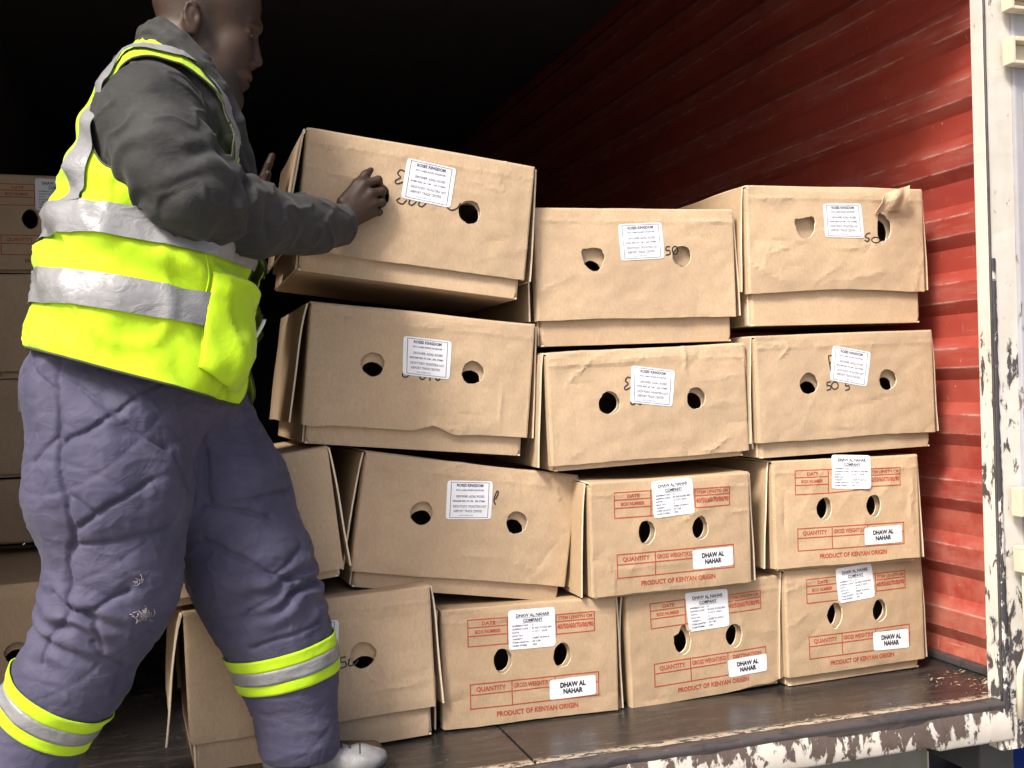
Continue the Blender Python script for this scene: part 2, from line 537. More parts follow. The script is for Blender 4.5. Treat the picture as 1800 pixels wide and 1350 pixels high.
dpart(bm_obj('door_panel', box_bm(2.112, 3.1, YF - 0.012, YF + 0.015, -0.11, ZT), M['door_paint'], bevel=0.004))
for z0, z1 in ((0.62, 1.05), (1.18, 1.57)):
    dpart(bm_obj('raised_panel', box_bm(2.135, 3.05, YF - 0.022, YF - 0.0125, z0, z1), M['door_paint'], bevel=0.004))
def ring_bracket(z0, z1, x0, x1, mat, dy=0.035):
    bm = bmesh.new()
    t = 0.012
    box_bm(x0, x0 + t, YF - 0.012 - dy, YF - 0.0125, z0, z1, bm)
    box_bm(x0 + t + 0.0005, x1, YF - 0.012 - dy, YF - 0.0125, z1 - t, z1, bm)
    box_bm(x0 + t + 0.0005, x1, YF - 0.012 - dy, YF - 0.0125, z0, z0 + t * 0.7, bm)
    box_bm(x0 + t + 0.0005, x1, YF - 0.02, YF - 0.013, z0 + t * 0.7 + 0.0005, z1 - t - 0.0005, bm)
    return dpart(bm_obj('hinge_bracket', bm, mat, bevel=0.0025))
ring_bracket(1.635, 1.705, 2.074, 2.24, M['cream'])
ring_bracket(1.775, 1.82, 2.074, 2.24, M['cream'])
ring_bracket(0.475, 0.548, 2.064, 2.24, M['cream'])
ring_bracket(0.332, 0.398, 2.066, 2.24, M['cream'])
V, F = tube([(2.083, YF - 0.035, 0.331), (2.083, YF - 0.035, 0.20), (2.083, YF - 0.035, 0.13), (2.074, YF - 0.035, 0.105), (2.060, YF - 0.035, 0.085), (2.056, YF - 0.034, 0.06), (2.056, YF - 0.034, -0.04)], 0.009, 10)
dpart(mesh_obj('locking_rod', V, F, M['cream'], smooth=True))

# underframe, legs and what stands below
cpart(bm_obj('cross_member', box_bm(XL, 1.984, 2.42, 2.55, -0.36, -0.10), M['grey_steel'], bevel=0.006))
cpart(bm_obj('side_rail', box_bm(2.02, 2.13, YF + 0.07, YB, -0.22, -0.052), M['dark_steel'], bevel=0.006))
for x0, x1, y0 in ((1.985, 2.03, 2.47), (2.19, 2.255, 2.45)):
    cpart(bm_obj('support_leg', box_bm(x0, x1, y0, y0 + 0.06, GZ, -0.102 if x0 < 2.1 else -0.09), M['cream'], bevel=0.006))
cpart(bm_obj('dark_backdrop', box_bm(1.75, 2.75, 3.05, 3.07, GZ + 0.1, -0.06), M['dark_steel'], bevel=0.004))  # added dark sheet standing in for the darkness between the legs
cpart(bm_obj('leg_brace', box_bm(2.031, 2.189, 2.47, 2.5, -0.335, -0.30), M['cream'], bevel=0.004))

# blue tarpaulin thrown over goods standing beside the container
V, F = [], []
n = 34
for i in range(n + 1):
    for j in range(n + 1):
        u, v = i / n, j / n
        ex = min(u, 1 - u, v, 1 - v) * 6
        h = min(1, ex) ** 0.5
        x, y = 2.46 + 1.3 * u, 2.52 + 0.45 * v
        z = GZ + (0.98 + 0.05 * mnoise.noise((x * 3, y * 3, 0)) + 0.02 * mnoise.noise((x * 11, y * 9, 4))) * h
        V.append((x + 0.04 * mnoise.noise((y * 6, z * 4, 2)), y + 0.04 * mnoise.noise((x * 6, z * 4, 7)), max(GZ + 0.003, z)))
for i in range(n):
    for j in range(n):
        F.append((i * (n + 1) + j, (i + 1) * (n + 1) + j, (i + 1) * (n + 1) + j + 1, i * (n + 1) + j + 1))
tag(mesh_obj('tarpaulin', V, F, M['blue'], smooth=True), 'crumpled blue tarpaulin over goods below the open door', 'tarpaulin')

# ------------------------------------------------------------------ lettering
_txt = {}
def text_geo(s, bold=0.0):
    """flat outline mesh of a line of text, 1 unit cap height, origin at left baseline"""
    key = (s, bold)
    if key in _txt:
        return _txt[key]
    cu = bpy.data.curves.new('t', 'FONT')
    cu.body = s
    cu.size = 1.0
    cu.resolution_u = 2
    cu.offset = bold
    cu.fill_mode = 'FRONT'
    o = bpy.data.objects.new('t', cu)
    COL.objects.link(o)
    dg = bpy.context.evaluated_depsgraph_get()
    me = o.evaluated_get(dg).to_mesh()
    V = np.array([v.co[:2] for v in me.vertices]) if len(me.vertices) else np.zeros((0, 2))
    F = [tuple(p.vertices) for p in me.polygons]
    bpy.data.objects.remove(o)
    bpy.data.curves.remove(cu)
    if len(V):
        cap = 0.73
        V = V / cap
        V[:, 0] -= V[:, 0].min()
    _txt[key] = (V, F)
    return _txt[key]

class Flat:
    """collects flat 2D shapes (text, bars, strokes) in face coordinates"""
    def __init__(s):
        s.V, s.F = [], []
    def text(s, txt, x, z, h, width=None, align='c', bold=0.0, rot=0.0, slant=0.0, maxw=None):
        V, F = text_geo(txt, bold)
        if not len(V):
            return
        w = V[:, 0].max() * h
        sx = h
        if width:
            sx = h * width / w
        elif maxw and w > maxw:
            sx = h * maxw / w
        P = np.stack([V[:, 0] * sx + slant * V[:, 1] * h, V[:, 1] * h], 1)
        wd = V[:, 0].max() * sx
        P[:, 0] -= {'c': wd / 2, 'l': 0, 'r': wd}[align]
        c, sn = math.cos(rot), math.sin(rot)
        b = len(s.V)
        for a, q in P:
            s.V.append((x + a * c - q * sn, z + a * sn + q * c))
        s.F += [tuple(i + b for i in f) for f in F]
    def line(s, pts, w, step=0.012):
        P = [Vector(p).to_2d() for p in pts]
        Q = [P[0]]
        for a, b2 in zip(P[:-1], P[1:]):
            k = max(1, int((b2 - a).length / step))
            Q += [a.lerp(b2, (i + 1) / k) for i in range(k)]
        b = len(s.V)
        for i, p in enumerate(Q):
            t = (Q[min(i + 1, len(Q) - 1)] - Q[max(i - 1, 0)])
            t = t.normalized() if t.length > 1e-9 else Vector((1, 0))
            nn = Vector((-t.y, t.x)) * w / 2
            s.V += [tuple(p + nn), tuple(p - nn)]
        for i in range(len(Q) - 1):
            k = b + 2 * i
            s.F.append((k, k + 2, k + 3, k + 1))
    def rect(s, x0, z0, x1, z1, w):
        h = w / 2
        s.line([(x0 - h, z0), (x1 + h, z0)], w); s.line([(x0 - h, z1), (x1 + h, z1)], w)
        s.line([(x0, z0 + h), (x0, z1 - h)], w); s.line([(x1, z0 + h), (x1, z1 - h)], w)

def smooth_stroke(pts, n=6):
    P = [np.array(p, float) for p in pts]
    P = [2 * P[0] - P[1]] + P + [2 * P[-1] - P[-2]]
    out = []
    for i in range(1, len(P) - 2):
        for k in range(n):
            t = k / n
            a, b, c, d = P[i - 1:i + 3]
            out.append(tuple(0.5 * (2 * b + (c - a) * t + (2 * a - 5 * b + 4 * c - d) * t * t + (3 * b - a - 3 * c + d) * t ** 3)))
    out.append(tuple(P[-2]))
    return out

# ------------------------------------------------------------------ cardboard sheets
def inside(poly, x, z):
    c = False
    j = len(poly) - 1
    for i in range(len(poly)):
        xi, zi = poly[i]; xj, zj = poly[j]
        if (zi > z) != (zj > z) and x < (xj - xi) * (z - zi) / (zj - zi) + xi:
            c = not c
        j = i
    return c

def hole_poly(cx, cz, rx, rz, rng, rough=0.05, n=26, tear=None):
    P = []
    ph = rng.uniform(0, 6)
    for k in range(n):
        a = 2 * math.pi * k / n
        f = 1 + rough * math.sin(3 * a + ph) * 0.5 + rng.uniform(-rough, rough) * 0.5
        x, z = math.cos(a) * rx * f, math.sin(a) * rz * f
        if tear:
            for (ta, amt, wd) in tear:
                d = (a - ta + math.pi) % (2 * math.pi) - math.pi
                g = 1 + amt * max(0, 1 - abs(d) / wd)
                x *= g; z *= g
        P.append((cx + x, cz + z))
    return P

def sheet(W, H, Ltop, fl, holes, warp, rng, thick=0.004, sp=0.010, z0=0.0, edge_wave=None, topcut=True):
    """a bent cardboard sheet: front face, folded side flanges and (optionally) the top.
    Plan coordinates (x, s): s up the front then back over the top. Returns verts, faces, rim flags."""
    r = 0.006
    hw = W / 2
    xo = hw - r
    fx = xo + r * math.pi / 2 + fl
    s1 = H - r
    sa = s1 + r * math.pi / 2
    stop = sa + Ltop if Ltop else s1 + r * 0.6
    ew = edge_wave or (lambda x: 0.0)
    # boundary
    bd = []
    k = int(2 * fx / sp)
    for i in range(k + 1):
        x = -fx + 2 * fx * i / k
        bd.append((x, z0 + ew(max(-hw, min(hw, x)))))
    nt = s1 - 0.004
    kk = int((nt - z0) / sp)
    for i in range(1, kk + 1):
        bd.append((fx, z0 + ew(hw) + (nt - z0 - ew(hw)) * i / kk))
    bd.append((hw - 0.001, nt + 0.002))
    if Ltop:
        for s in [sa, sa + 0.03] + [sa + 0.03 + (stop - sa - 0.03) * i / 8 for i in range(1, 9)]:
            bd.append((hw, s))
        for i in range(1, 11):
            bd.append((hw - W * i / 10, stop))
        for s in list(reversed([sa, sa + 0.03] + [sa + 0.03 + (stop - sa - 0.03) * i / 8 for i in range(1, 8)])):
            bd.append((-hw, s))
    else:
        k2 = int(W / sp)
        for i in range(k2 + 1):
            bd.append((hw - W * i / k2, stop))
    bd.append((-hw + 0.001, nt + 0.002))
    for i in range(kk, 0, -1):
        bd.append((-fx, z0 + ew(-hw) + (nt - z0 - ew(-hw)) * i / kk))
    pts, edges = [], []
    def loop(L):
        b = len(pts)
        pts.extend(L)
        edges.extend([(b + i, b + (i + 1) % len(L)) for i in range(len(L))])
    loop(bd)
    for h in holes:
        loop(h)
    ni = int(2 * fx / sp); nj = int((s1 - z0) / sp)
    for i in range(1, ni):
        for j in range(1, nj + 1):
            x = -fx + 2 * fx * (i + rng.uniform(-0.22, 0.22)) / ni
            s = z0 + (s1 - z0) * (j + rng.uniform(-0.22, 0.22)) / nj
            if s < z0 + ew(max(-hw, min(hw, x))) + sp * 0.5:
                continue
            if any((x - hx) ** 2 + (s - hz) ** 2 < 1e-4 * 0.1 for h in holes for hx, hz in h):
                continue
            pts.append((x, s))
    bends = [s1, s1 + r * 0.5, s1 + r * 1.0, sa] if Ltop else [s1]
    for s in bends:
        for i in range(1, int(W / sp)):
            pts.append((-hw + W * i / int(W / sp), s))
    if Ltop:
        for s in [sa + 0.015, sa + 0.03, sa + 0.07, sa + 0.15, sa + 0.3, sa + 0.6]:
            if s < stop - 0.02:
                m = 24 if s < sa + 0.1 else 8
                for i in range(1, m):
                    pts.append((-hw + W * i / m, s))
    for sgn in (-1, 1):
        for q in (0.0, 0.5, 1.0):
            for j in range(1, nj):
                pts.append((sgn * (xo + r * math.pi / 2 * q), z0 + (nt - z0) * j / nj))
    res = delaunay_2d_cdt([Vector(p) for p in pts], edges, [], 0, 1e-6)
    P2 = [(v.x, v.y) for v in res[0]]
    tris = []
    hb = [(min(p[0] for p in h), max(p[0] for p in h), min(p[1] for p in h), max(p[1] for p in h)) for h in holes]
    for f in res[2]:
        cx = sum(P2[i][0] for i in f) / len(f); cs = sum(P2[i][1] for i in f) / len(f)
        skip = False
        for h, b in zip(holes, hb):
            if b[0] < cx < b[1] and b[2] < cs < b[3] and inside(h, cx, cs):
                skip = True
                break
        if skip or not inside(bd, cx, cs):
            continue
        tris.append(f)
    used = sorted({i for f in tris for i in f})
    remap = {a: i for i, a in enumerate(used)}
    P2 = [P2[i] for i in used]
    tris = [tuple(remap[i] for i in f) for f in tris]
    A, B = [], []
    for x, s in P2:
        w = warp(x, s)
        sg = 1 if x > 0 else -1
        if s > s1:
            if s < sa:
                th = (s - s1) / r
                p = Vector((x, r - r * math.cos(th), s1 + r * math.sin(th))); nn = Vector((0, -math.cos(th), math.sin(th)))
            else:
                p = Vector((x, r + s - sa, H)); nn = Vector((0, 0, 1))
        elif abs(x) > xo:
            e = abs(x) - xo
            th = min(e / r, math.pi / 2)
            p = Vector((sg * (xo + r * math.sin(th)), r - r * math.cos(th) + max(0, e - r * math.pi / 2), s))
            nn = Vector((sg * math.sin(th), -math.cos(th), 0))
            w *= max(0.0, math.cos(th))
        else:
            p = Vector((x, 0, s)); nn = Vector((0, -1, 0))
        A.append(p + nn * w)
        B.append(p + nn * (w - thick))
    n = len(A)
    cnt = {}
    for f in tris:
        for a, b in zip(f, f[1:] + f[:1]):
            cnt[(a, b)] = 1
    F = list(tris) + [tuple(i + n for i in reversed(f)) for f in tris]
    fm = [0] * len(F)
    for (a, b) in cnt:
        if (b, a) not in cnt:
            F.append((b, a, a + n, b + n)); fm.append(1)
    return A + B, F, fm, tris, A

def slab(fn, nu, nv, thick_dir, t=0.004):
    """thick sheet from a parametric fn(u,v) with constant thickness direction"""
    V, F = [], []
    for i in range(nu + 1):
        for j in range(nv + 1):
            V.append(Vector(fn(i / nu, j / nv)))
    n = len(V)
    td = Vector(thick_dir) * t
    V += [v + td for v in V]
    q = lambda i, j: i * (nv + 1) + j
    fm = []
    for i in range(nu):
        for j in range(nv):
            f = (q(i, j), q(i + 1, j), q(i + 1, j + 1), q(i, j + 1))
            F += [f, tuple(n + k for k in reversed(f))]; fm += [0, 0]
    for i in range(nu):
        F += [(q(i, 0), n + q(i, 0), n + q(i + 1, 0), q(i + 1, 0)), (q(i, nv), q(i + 1, nv), n + q(i + 1, nv), n + q(i, nv))]; fm += [1, 1]
    for j in range(nv):
        F += [(q(0, j), q(0, j + 1), n + q(0, j + 1), n + q(0, j)), (q(nu, j), n + q(nu, j), n + q(nu, j + 1), q(nu, j + 1))]; fm += [1, 1]
    return V, F, fm

class Acc:
    def __init__(s):
        s.V, s.F, s.m = [], [], []
    def add(s, V, F, m):
        b = len(s.V)
        s.V += list(V); s.F += [tuple(i + b for i in f) for f in F]; s.m += list(m)
    def obj(s, name, mats, parent, smooth=False):
        o = mesh_obj(name, s.V, s.F, None, parent, smooth, mats=mats, fmat=s.m)
        bm = bmesh.new(); bm.from_mesh(o.data)
        bmesh.ops.recalc_face_normals(bm, faces=list(bm.faces))
        bm.to_mesh(o.data); bm.free()
        return o

def make_warp(rng, W, H, bulge, ncrease=7, amp=0.0022, extra=()):
    seed = rng.uniform(0, 90)
    cr = []
    for _ in range(ncrease):
        x, z = rng.uniform(-W / 2, W / 2), rng.choice([rng.uniform(H * 0.7, H), rng.uniform(0, H * 0.35), rng.uniform(0, H)])
        a = rng.choice([rng.gauss(0, 0.25), rng.uniform(-1.3, 1.3)])
        L = rng.uniform(0.05, 0.17)
        cr.append((x, z, math.cos(a), math.sin(a), L, rng.choice([-1, 1, 1]) * amp * rng.uniform(0.5, 1.2), rng.uniform(0.006, 0.011)))
    cr += list(extra)
    def w(x, s):
        u, v = x / (W / 2), s / H
        if s > H:
            return 0.004 * mnoise.noise((x * 5, s * 5, seed)) - 0.010 * max(0, 1 - u * u) * min(1, (s - H) * 6)
        fade = min(1, max(0.0, (H - s) / 0.02)) * min(1, max(0, (W / 2 - abs(x)) / 0.015))
        d = bulge * max(0, 1 - u * u) * math.sin(math.pi * min(1, max(0, v)) ** 0.8 * 0.75) * fade
        d += 0.0026 * mnoise.noise((x * 6.5 + seed, s * 8, seed)) * fade
        d += 0.0016 * mnoise.noise((x * 26 + seed, s * 30, seed)) * fade
        # the score line under the top fold
        d += 0.0016 * math.exp(-abs(s - (H - 0.034) - 0.004 * mnoise.noise((x * 9, seed, 0))) / 0.004)
        for (cx, cz, ca, sa, L, am, wd) in cr:
            dx, dz = x - cx, s - cz
            al = dx * ca + dz * sa
            ac = -dx * sa + dz * ca + 0.006 * mnoise.noise((al * 18, cx * 9, cz * 9))
            if abs(al) < L and abs(ac) < 0.03:
                d += am * (1 - abs(al) / L) * math.exp(-abs(ac) / wd)
        return d
    return w

def project(bvh, V2, off):
    out = []
    last = 0.0
    for x, z in V2:
        h = bvh.ray_cast(Vector((x, -0.2, z)), Vector((0, 1, 0)), 0.4)
        if h[0] is not None:
            last = h[0].y
        out.append((x, last - off, z))
    return out

def bil(q, u, v):      # q: TL TR BR BL ; v measured from the bottom
    (ax, az), (bx, bz), (cx, cz), (dx, dz) = q
    tx, tz = ax + (bx - ax) * u, az + (bz - az) * u
    lx, lz = dx + (cx - dx) * u, dz + (cz - dz) * u
    return lx + (tx - lx) * v, lz + (tz - lz) * v

def sticker(parent, bvh, q, content, rng, mat='paper', ink='ink_grey', ink2=None, name='sticker', curl=None):
    nu, nv = 14, 11
    rc = 0.035
    V2 = []
    for i in range(nu + 1):
        for j in range(nv + 1):
            V2.append(bil(q, i / nu, j / nv))
    P = np.array(project(bvh, V2, 0.0))
    Y = P[:, 1].reshape(nu + 1, nv + 1)
    for _ in range(2):
        Z = Y.copy()
        Z[1:-1, 1:-1] = np.minimum(Y[1:-1, 1:-1], (Y[:-2, 1:-1] + Y[2:, 1:-1] + Y[1:-1, :-2] + Y[1:-1, 2:]) / 4)
        Y = Z
    sd = rng.uniform(0, 50)
    for i in range(nu + 1):
        for j in range(nv + 1):
            Y[i, j] -= 0.0010 + 0.0006 * abs(mnoise.noise((i * 0.35, j * 0.4, sd)))
            if curl:
                cu, cv, am = curl
                d = math.hypot(i / nu - cu, j / nv - cv)
                Y[i, j] -= am * max(0, 1 - d / 0.45) ** 2
    P[:, 1] = Y.ravel()
    # round the four corners
    qd = lambda i, j: i * (nv + 1) + j
    c0 = P.mean(0)
    for i, j in ((0, 0), (nu, 0), (nu, nv), (0, nv)):
        k = qd(i, j)
        P[k] = P[k] + (c0 - P[k]) * 0.035
    F = [(qd(i, j), qd(i + 1, j), qd(i + 1, j + 1), qd(i, j + 1)) for i in range(nu) for j in range(nv)]
    st = mesh_obj(name, P, F, M[mat], parent, smooth=True)
    b2 = BVHTree.FromPolygons([Vector(p) for p in P], F)
    wq = (Vector(q[1]) - Vector(q[0])).length
    for mname, shp in content(wq):
        V2 = [bil(q, a, b) for a, b in shp.V]
        pv = project(b2, V2, 0.0005)
        if len(pv):
            mesh_obj('lettering', pv, shp.F, M[mname], st)
    return st

def roses_content(line4):
    def f(wq):
        a = Flat()
        ar = 0.097 / 0.123
        T = lambda s, x, y, h, w, bold=0.0, slant=0.0: a.text(s, x, y, h, width=w, bold=bold, slant=slant)
        T('ROSES KINGDOM', 0.50, 0.845, 0.075, 0.58, 0.035)
        T('BOX LABEL-ROSES KINGDOM', 0.50, 0.735, 0.045, 0.60, 0.01)
        T('GROWER; AZALI ROSES', 0.51, 0.565, 0.062, 0.62, 0.008, 0.15)
        T(line4, 0.49, 0.450, 0.045, 0.70, 0.015)
        T('DROP POINT: MONSTERA NXT', 0.51, 0.300, 0.070, 0.72)
        T('AIRPORT TRADE CENTRE', 0.47, 0.180, 0.070, 0.62)
        T('SUN TH SEPT 2024', 0.44, 0.085, 0.036, 0.30)
        b = Flat()
        b.rect(0.085, 0.045, 0.915, 0.955, 0.011)
        b.V = b.V
        return [('ink_grey', a), ('ink_grey', b)]
    return f

def dhaw_content(variety='DEEP PURPLE', no='2', ln='50 CM', qty='300'):
    def f(wq):
        a = Flat()
        a.text('DHAW AL NAHAR', 0.52, 0.815, 0.085, width=0.72, bold=0.03)
        a.text('COMPANY', 0.52, 0.680, 0.085, width=0.42, bold=0.03)
        b = Flat()
        b.line([(0.16, 0.795), (0.88, 0.795)], 0.008, 0.1)
        b.line([(0.30, 0.66), (0.74, 0.66)], 0.008, 0.1)
        rows = [('SHIPMENT NO', no), ('SLIPPING CODE', '82 RED ROSES MIX'), ('DATE', '4 OCT 2024'), ('BOX NO', no), ('VARIETY', variety), ('STEM LENGTH', ln), ('NUM STEMS', qty)]
        for i, (l, r) in enumerate(rows):
            z = 0.575 - i * 0.083
            b.text(l, 0.08, z, 0.042, align='l', maxw=0.34, bold=0.02)
            b.text(': ' + r, 0.47, z, 0.046, align='l', maxw=0.46, bold=0.015)
        return [('ink', a), ('ink_grey', b)]
    return f

def dhaw_small(wq):
    a = Flat()
    a.text('DHAW AL', 0.5, 0.56, 0.25, width=0.55, bold=0.055)
    a.text('NAHAR', 0.5, 0.23, 0.25, width=0.42, bold=0.055)
    return [('ink', a)]

def dhaw_print(rng):
    f = Flat()
    w = 0.0026
    # upper table
    x0, x1, xa, xb = -0.165, 0.168, -0.064, 0.064
    zt, zb = 0.262, 0.197
    r1, r2 = zt - 0.019, zt - 0.040
    f.rect(x0, zb, xa, zt, w); f.line([(x0, r1), (xa, r1)], w); f.line([(x0, r2), (xa, r2)], w)
    f.rect(xb, zb + 0.012, x1, zt - 0.004, w); f.line([(xb, r1 - 0.003), (x1, r1 - 0.003)], w)
    f.line([(xa, zt), (xb, zt - 0.004)], w); f.line([(xa, zb), (xb, zb + 0.006)], w)
    f.text('DATE', -0.112, zt - 0.0145, 0.0092, width=0.034, bold=0.025)
    f.text('BOX NUMBER', -0.114, r1 - 0.0155, 0.0088, width=0.066, bold=0.025)
    f.text('STEM LENGTH CM', 0.116, zt - 0.0175, 0.0088, width=0.092, bold=0.02)
    f.text('40/50/60/70/80/90', 0.116, r1 - 0.0215, 0.0125, width=0.098, bold=0.03)
    # lower table
    x0, x1, xa, xb = -0.162, 0.176, -0.055, 0.058
    zt, zb = 0.104, 0.044
    zm = zt - 0.026
    f.rect(x0, zb, x1, zt, w)
    f.line([(x0, zm), (x1, zm)], w); f.line([(xa, zb), (xa, zt)], w); f.line([(xb, zb), (xb, zt)], w)
    f.text('QUANTITY', -0.109, zm + 0.0075, 0.0115, width=0.076, bold=0.025)
    f.text('GROSS WEIGHT(KG)', 0.0015, zm + 0.0075, 0.0115, width=0.104, bold=0.025)
    f.text('DESTINATION', 0.117, zm + 0.0085, 0.0095, width=0.088, bold=0.025)
    f.text('PRODUCT OF KENYAN ORIGIN', 0.012, 0.0195, 0.0125, width=0.215, bold=0.03)
    return f

def box_matrix(p):
    x, y, z, yaw, pit, rol = p
    return Matrix.Translation((x, y, z)) @ Matrix.Rotation(rad(yaw), 4, 'Z') @ Matrix.Rotation(rad(pit), 4, 'X') @ Matrix.Rotation(rad(rol), 4, 'Y')

def make_box(pose, kind, label, seed, drop=0.05, W=None, H=None, L=0.52, holes=None, stickers=(), strokes=(), bulge=0.004, edge=None, extra=(), flare=(0.012, 0.012), printed=None, group='flower boxes stacked in the container', sp=0.0095, amp=0.0022):
    rng = random.Random(seed)
    roses = kind == 'roses'
    W = W or (0.568 if roses else 0.464)
    H = H or (0.288 if roses else 0.292)
    root = empty('cardboard_box', box_matrix(pose))
    tag(root, label, 'box', group)
    if holes is None:
        if roses:
            holes = [dict(c=(-0.126, 0.153), r=(0.029, 0.029), io=(0.004, -0.022)), dict(c=(0.126, 0.153), r=(0.029, 0.029), io=(-0.003, -0.022))]
        else:
            holes = [dict(c=(-0.077, 0.155), r=(0.024, 0.031), io=(-0.004, 0.001)), dict(c=(0.079, 0.155), r=(0.024, 0.031), io=(-0.004, 0.0))]
    warp = make_warp(rng, W, H, bulge, 8, amp, extra)
    hp = [hole_poly(h['c'][0], h['c'][1], h['r'][0], h['r'][1], rng, h.get('rough', 0.06), tear=h.get('tear')) for h in holes]
    if edge is None:
        sd = rng.uniform(0, 60)
        edge = lambda x: 0.0035 * mnoise.noise((x * 5, sd, 0)) + 0.0012 * mnoise.noise((x * 30, sd, 3))
    V, F, fm, tris, A = sheet(W, H, L - 0.01, 0.022, hp, warp, rng, sp=sp, edge_wave=edge)
    acc = Acc()
    acc.add(V, F, fm)
    bvh = BVHTree.FromPolygons([Vector(a) for a in A], tris)
    sd2 = rng.uniform(0, 60)
    for sg, fl in ((-1, flare[0]), (1, flare[1])):
        def side(u, v, sg=sg, fl=fl):
            z = (H - 0.004) * v
            y = 0.013 + (L - 0.02) * u
            x = W / 2 + 0.003 + fl * (1 - v) ** 0.7 * (0.5 + 0.5 * math.exp(-u * 3)) + 0.003 * mnoise.noise((y * 6, z * 7, sd2 + sg))
            return (sg * x, y, z + 0.004 * mnoise.noise((y * 5, sd2, sg)) * (1 - v))
        acc.add(*slab(side, 26, 10, (sg, 0, 0)))
    acc.add(*slab(lambda u, v: (W * (u - 0.5), L + 0.002, (H - 0.004) * v), 2, 2, (0, 1, 0)))
    cm = M['card'] if roses else M['card_dark']
    lid = acc.obj('lid', [cm, M['card_edge']], root)
    # inner tray
    tw, th = W - 0.026, H - 0.026
    ihp = [hole_poly(h['c'][0] + h.get('io', (0, 0))[0], h['c'][1] + drop + h.get('io', (0, 0))[1], h['r'][0] * 0.98, h['r'][1] * 0.98, rng, 0.05) for h in holes if h.get('io') is not None]
    w2 = make_warp(rng, tw, th + drop, 0.002, 5, 0.0012)
    acc = Acc()
    V, F, fm, _, _ = sheet(tw, th + drop, 0, 0.02, ihp, lambda x, s: w2(x, s) * 0.6, rng, sp=0.016)
    V = [Vector((v.x, v.y + 0.014, v.z - drop)) for v in V]
    acc.add(V, F, fm)
    for sg in (-1, 1):
        acc.add(*slab(lambda u, v, sg=sg: (sg * (tw / 2 + 0.0005), 0.03 + (L - 0.04) * u, -drop + 0.002 + (th + drop - 0.004) * v + 0.0015 * mnoise.noise((u * 7, sd2, 5 + sg)) * (1 - v)), 12, 3, (sg, 0, 0)))
    acc.add(*slab(lambda u, v: (tw * (u - 0.5), 0.016 + (L - 0.02) * v, -drop - 0.0005 + 0.003 * math.sin(math.pi * u) * math.sin(math.pi * v)), 10, 8, (0, 0, 1)))
    acc.add(*slab(lambda u, v: (tw * (u - 0.5), L - 0.004, -drop + (th + drop) * v), 2, 2, (0, 1, 0)))
    acc.obj('tray', [cm, M['card_edge']], root)
    if printed is None:
        printed = not roses
    if printed:
        f = dhaw_print(rng)
        mesh_obj('red_print', project(bvh, f.V, 0.0006), f.F, M['red_ink'], root)
    if strokes:
        for s in strokes:
            f = Flat()
            f.line(smooth_stroke(s), 0.0034, 0.004)
            mesh_obj('pen_stroke', project(bvh, f.V, 0.0007), f.F, M['marker'], root)
    for q, content, curl in stickers:
        sticker(root, bvh, q, content, rng, curl=curl)
    return root, bvh

def rquad(cx, cz, w, h, deg):
    a = rad(deg)
    c, s = math.cos(a), math.sin(a)
    return [(cx + x * c - z * s, cz + x * s + z * c) for x, z in ((-w / 2, h / 2), (w / 2, h / 2), (w / 2, -h / 2), (-w / 2, -h / 2))]

EVER, MAD = 'EVER RED 60 CM - 250 STEMS', 'MADAM RED 50 CM - 300 STEMS'
def S8(x, z, s=1.0):
    return [(x + 0.014 * s, z + 0.03 * s), (x + 0.002 * s, z + 0.032 * s), (x - 0.004 * s, z + 0.022 * s), (x + 0.004 * s, z + 0.014 * s), (x - 0.008 * s, z + 0.004 * s), (x - 0.004 * s, z - 0.003 * s), (x + 0.012 * s, z + 0.004 * s)]
def cups(x, z, n, w=0.018, h=0.012):
    out = []
    for i in range(n):
        a = x + i * w * 1.5
        out.append([(a, z + h), (a - 0.002, z + 0.002), (a + w * 0.4, z - 0.001), (a + w, z + h * 0.8)])
    return out
def zero(x, z, rx=0.009, rz=0.013):
    return [(x + rx * math.cos(a), z + rz * math.sin(a)) for a in np.linspace(1.9, 1.9 + 6.4, 9)]
def five(x, z, s=1.0):
    return [(x + 0.013 * s, z + 0.024 * s), (x + 0.001 * s, z + 0.023 * s), (x, z + 0.013 * s), (x + 0.010 * s, z + 0.013 * s), (x + 0.012 * s, z + 0.003 * s), (x - 0.002 * s, z - 0.001 * s)]

# ---- fourth layer
make_box((0.576, 2.476, 1.139, 0.08, -0.28, 7.15), 'roses', 'tilted cardboard box lifted off the pile in the hands of the worker', 11, drop=0.047,
    stickers=[([(-0.042, 0.254), (0.081, 0.248), (0.075, 0.150), (-0.049, 0.156)], roses_content(EVER), None)],
    strokes=[S8(-0.058, 0.19), [(-0.05, 0.155), (-0.058, 0.147), (-0.044, 0.141), (-0.034, 0.152)]] + cups(-0.026, 0.143, 2, 0.016, 0.011) + [[(0.066, 0.150), (0.078, 0.145), (0.092, 0.152), (0.100, 0.166)]],
    holes=[dict(c=(-0.108, 0.152), r=(0.032, 0.032), io=(0.006, -0.004)), dict(c=(0.125, 0.148), r=(0.029, 0.029), io=(0.0, -0.004))],
    extra=[(-0.20, 0.185, 0.98, -0.10, 0.16, 0.004, 0.005), (-0.23, 0.24, 0.4, -0.9, 0.06, 0.004, 0.006), (0.02, 0.19, 1.0, 0.02, 0.2, 0.0016, 0.006)], flare=(0.02, 0.012))
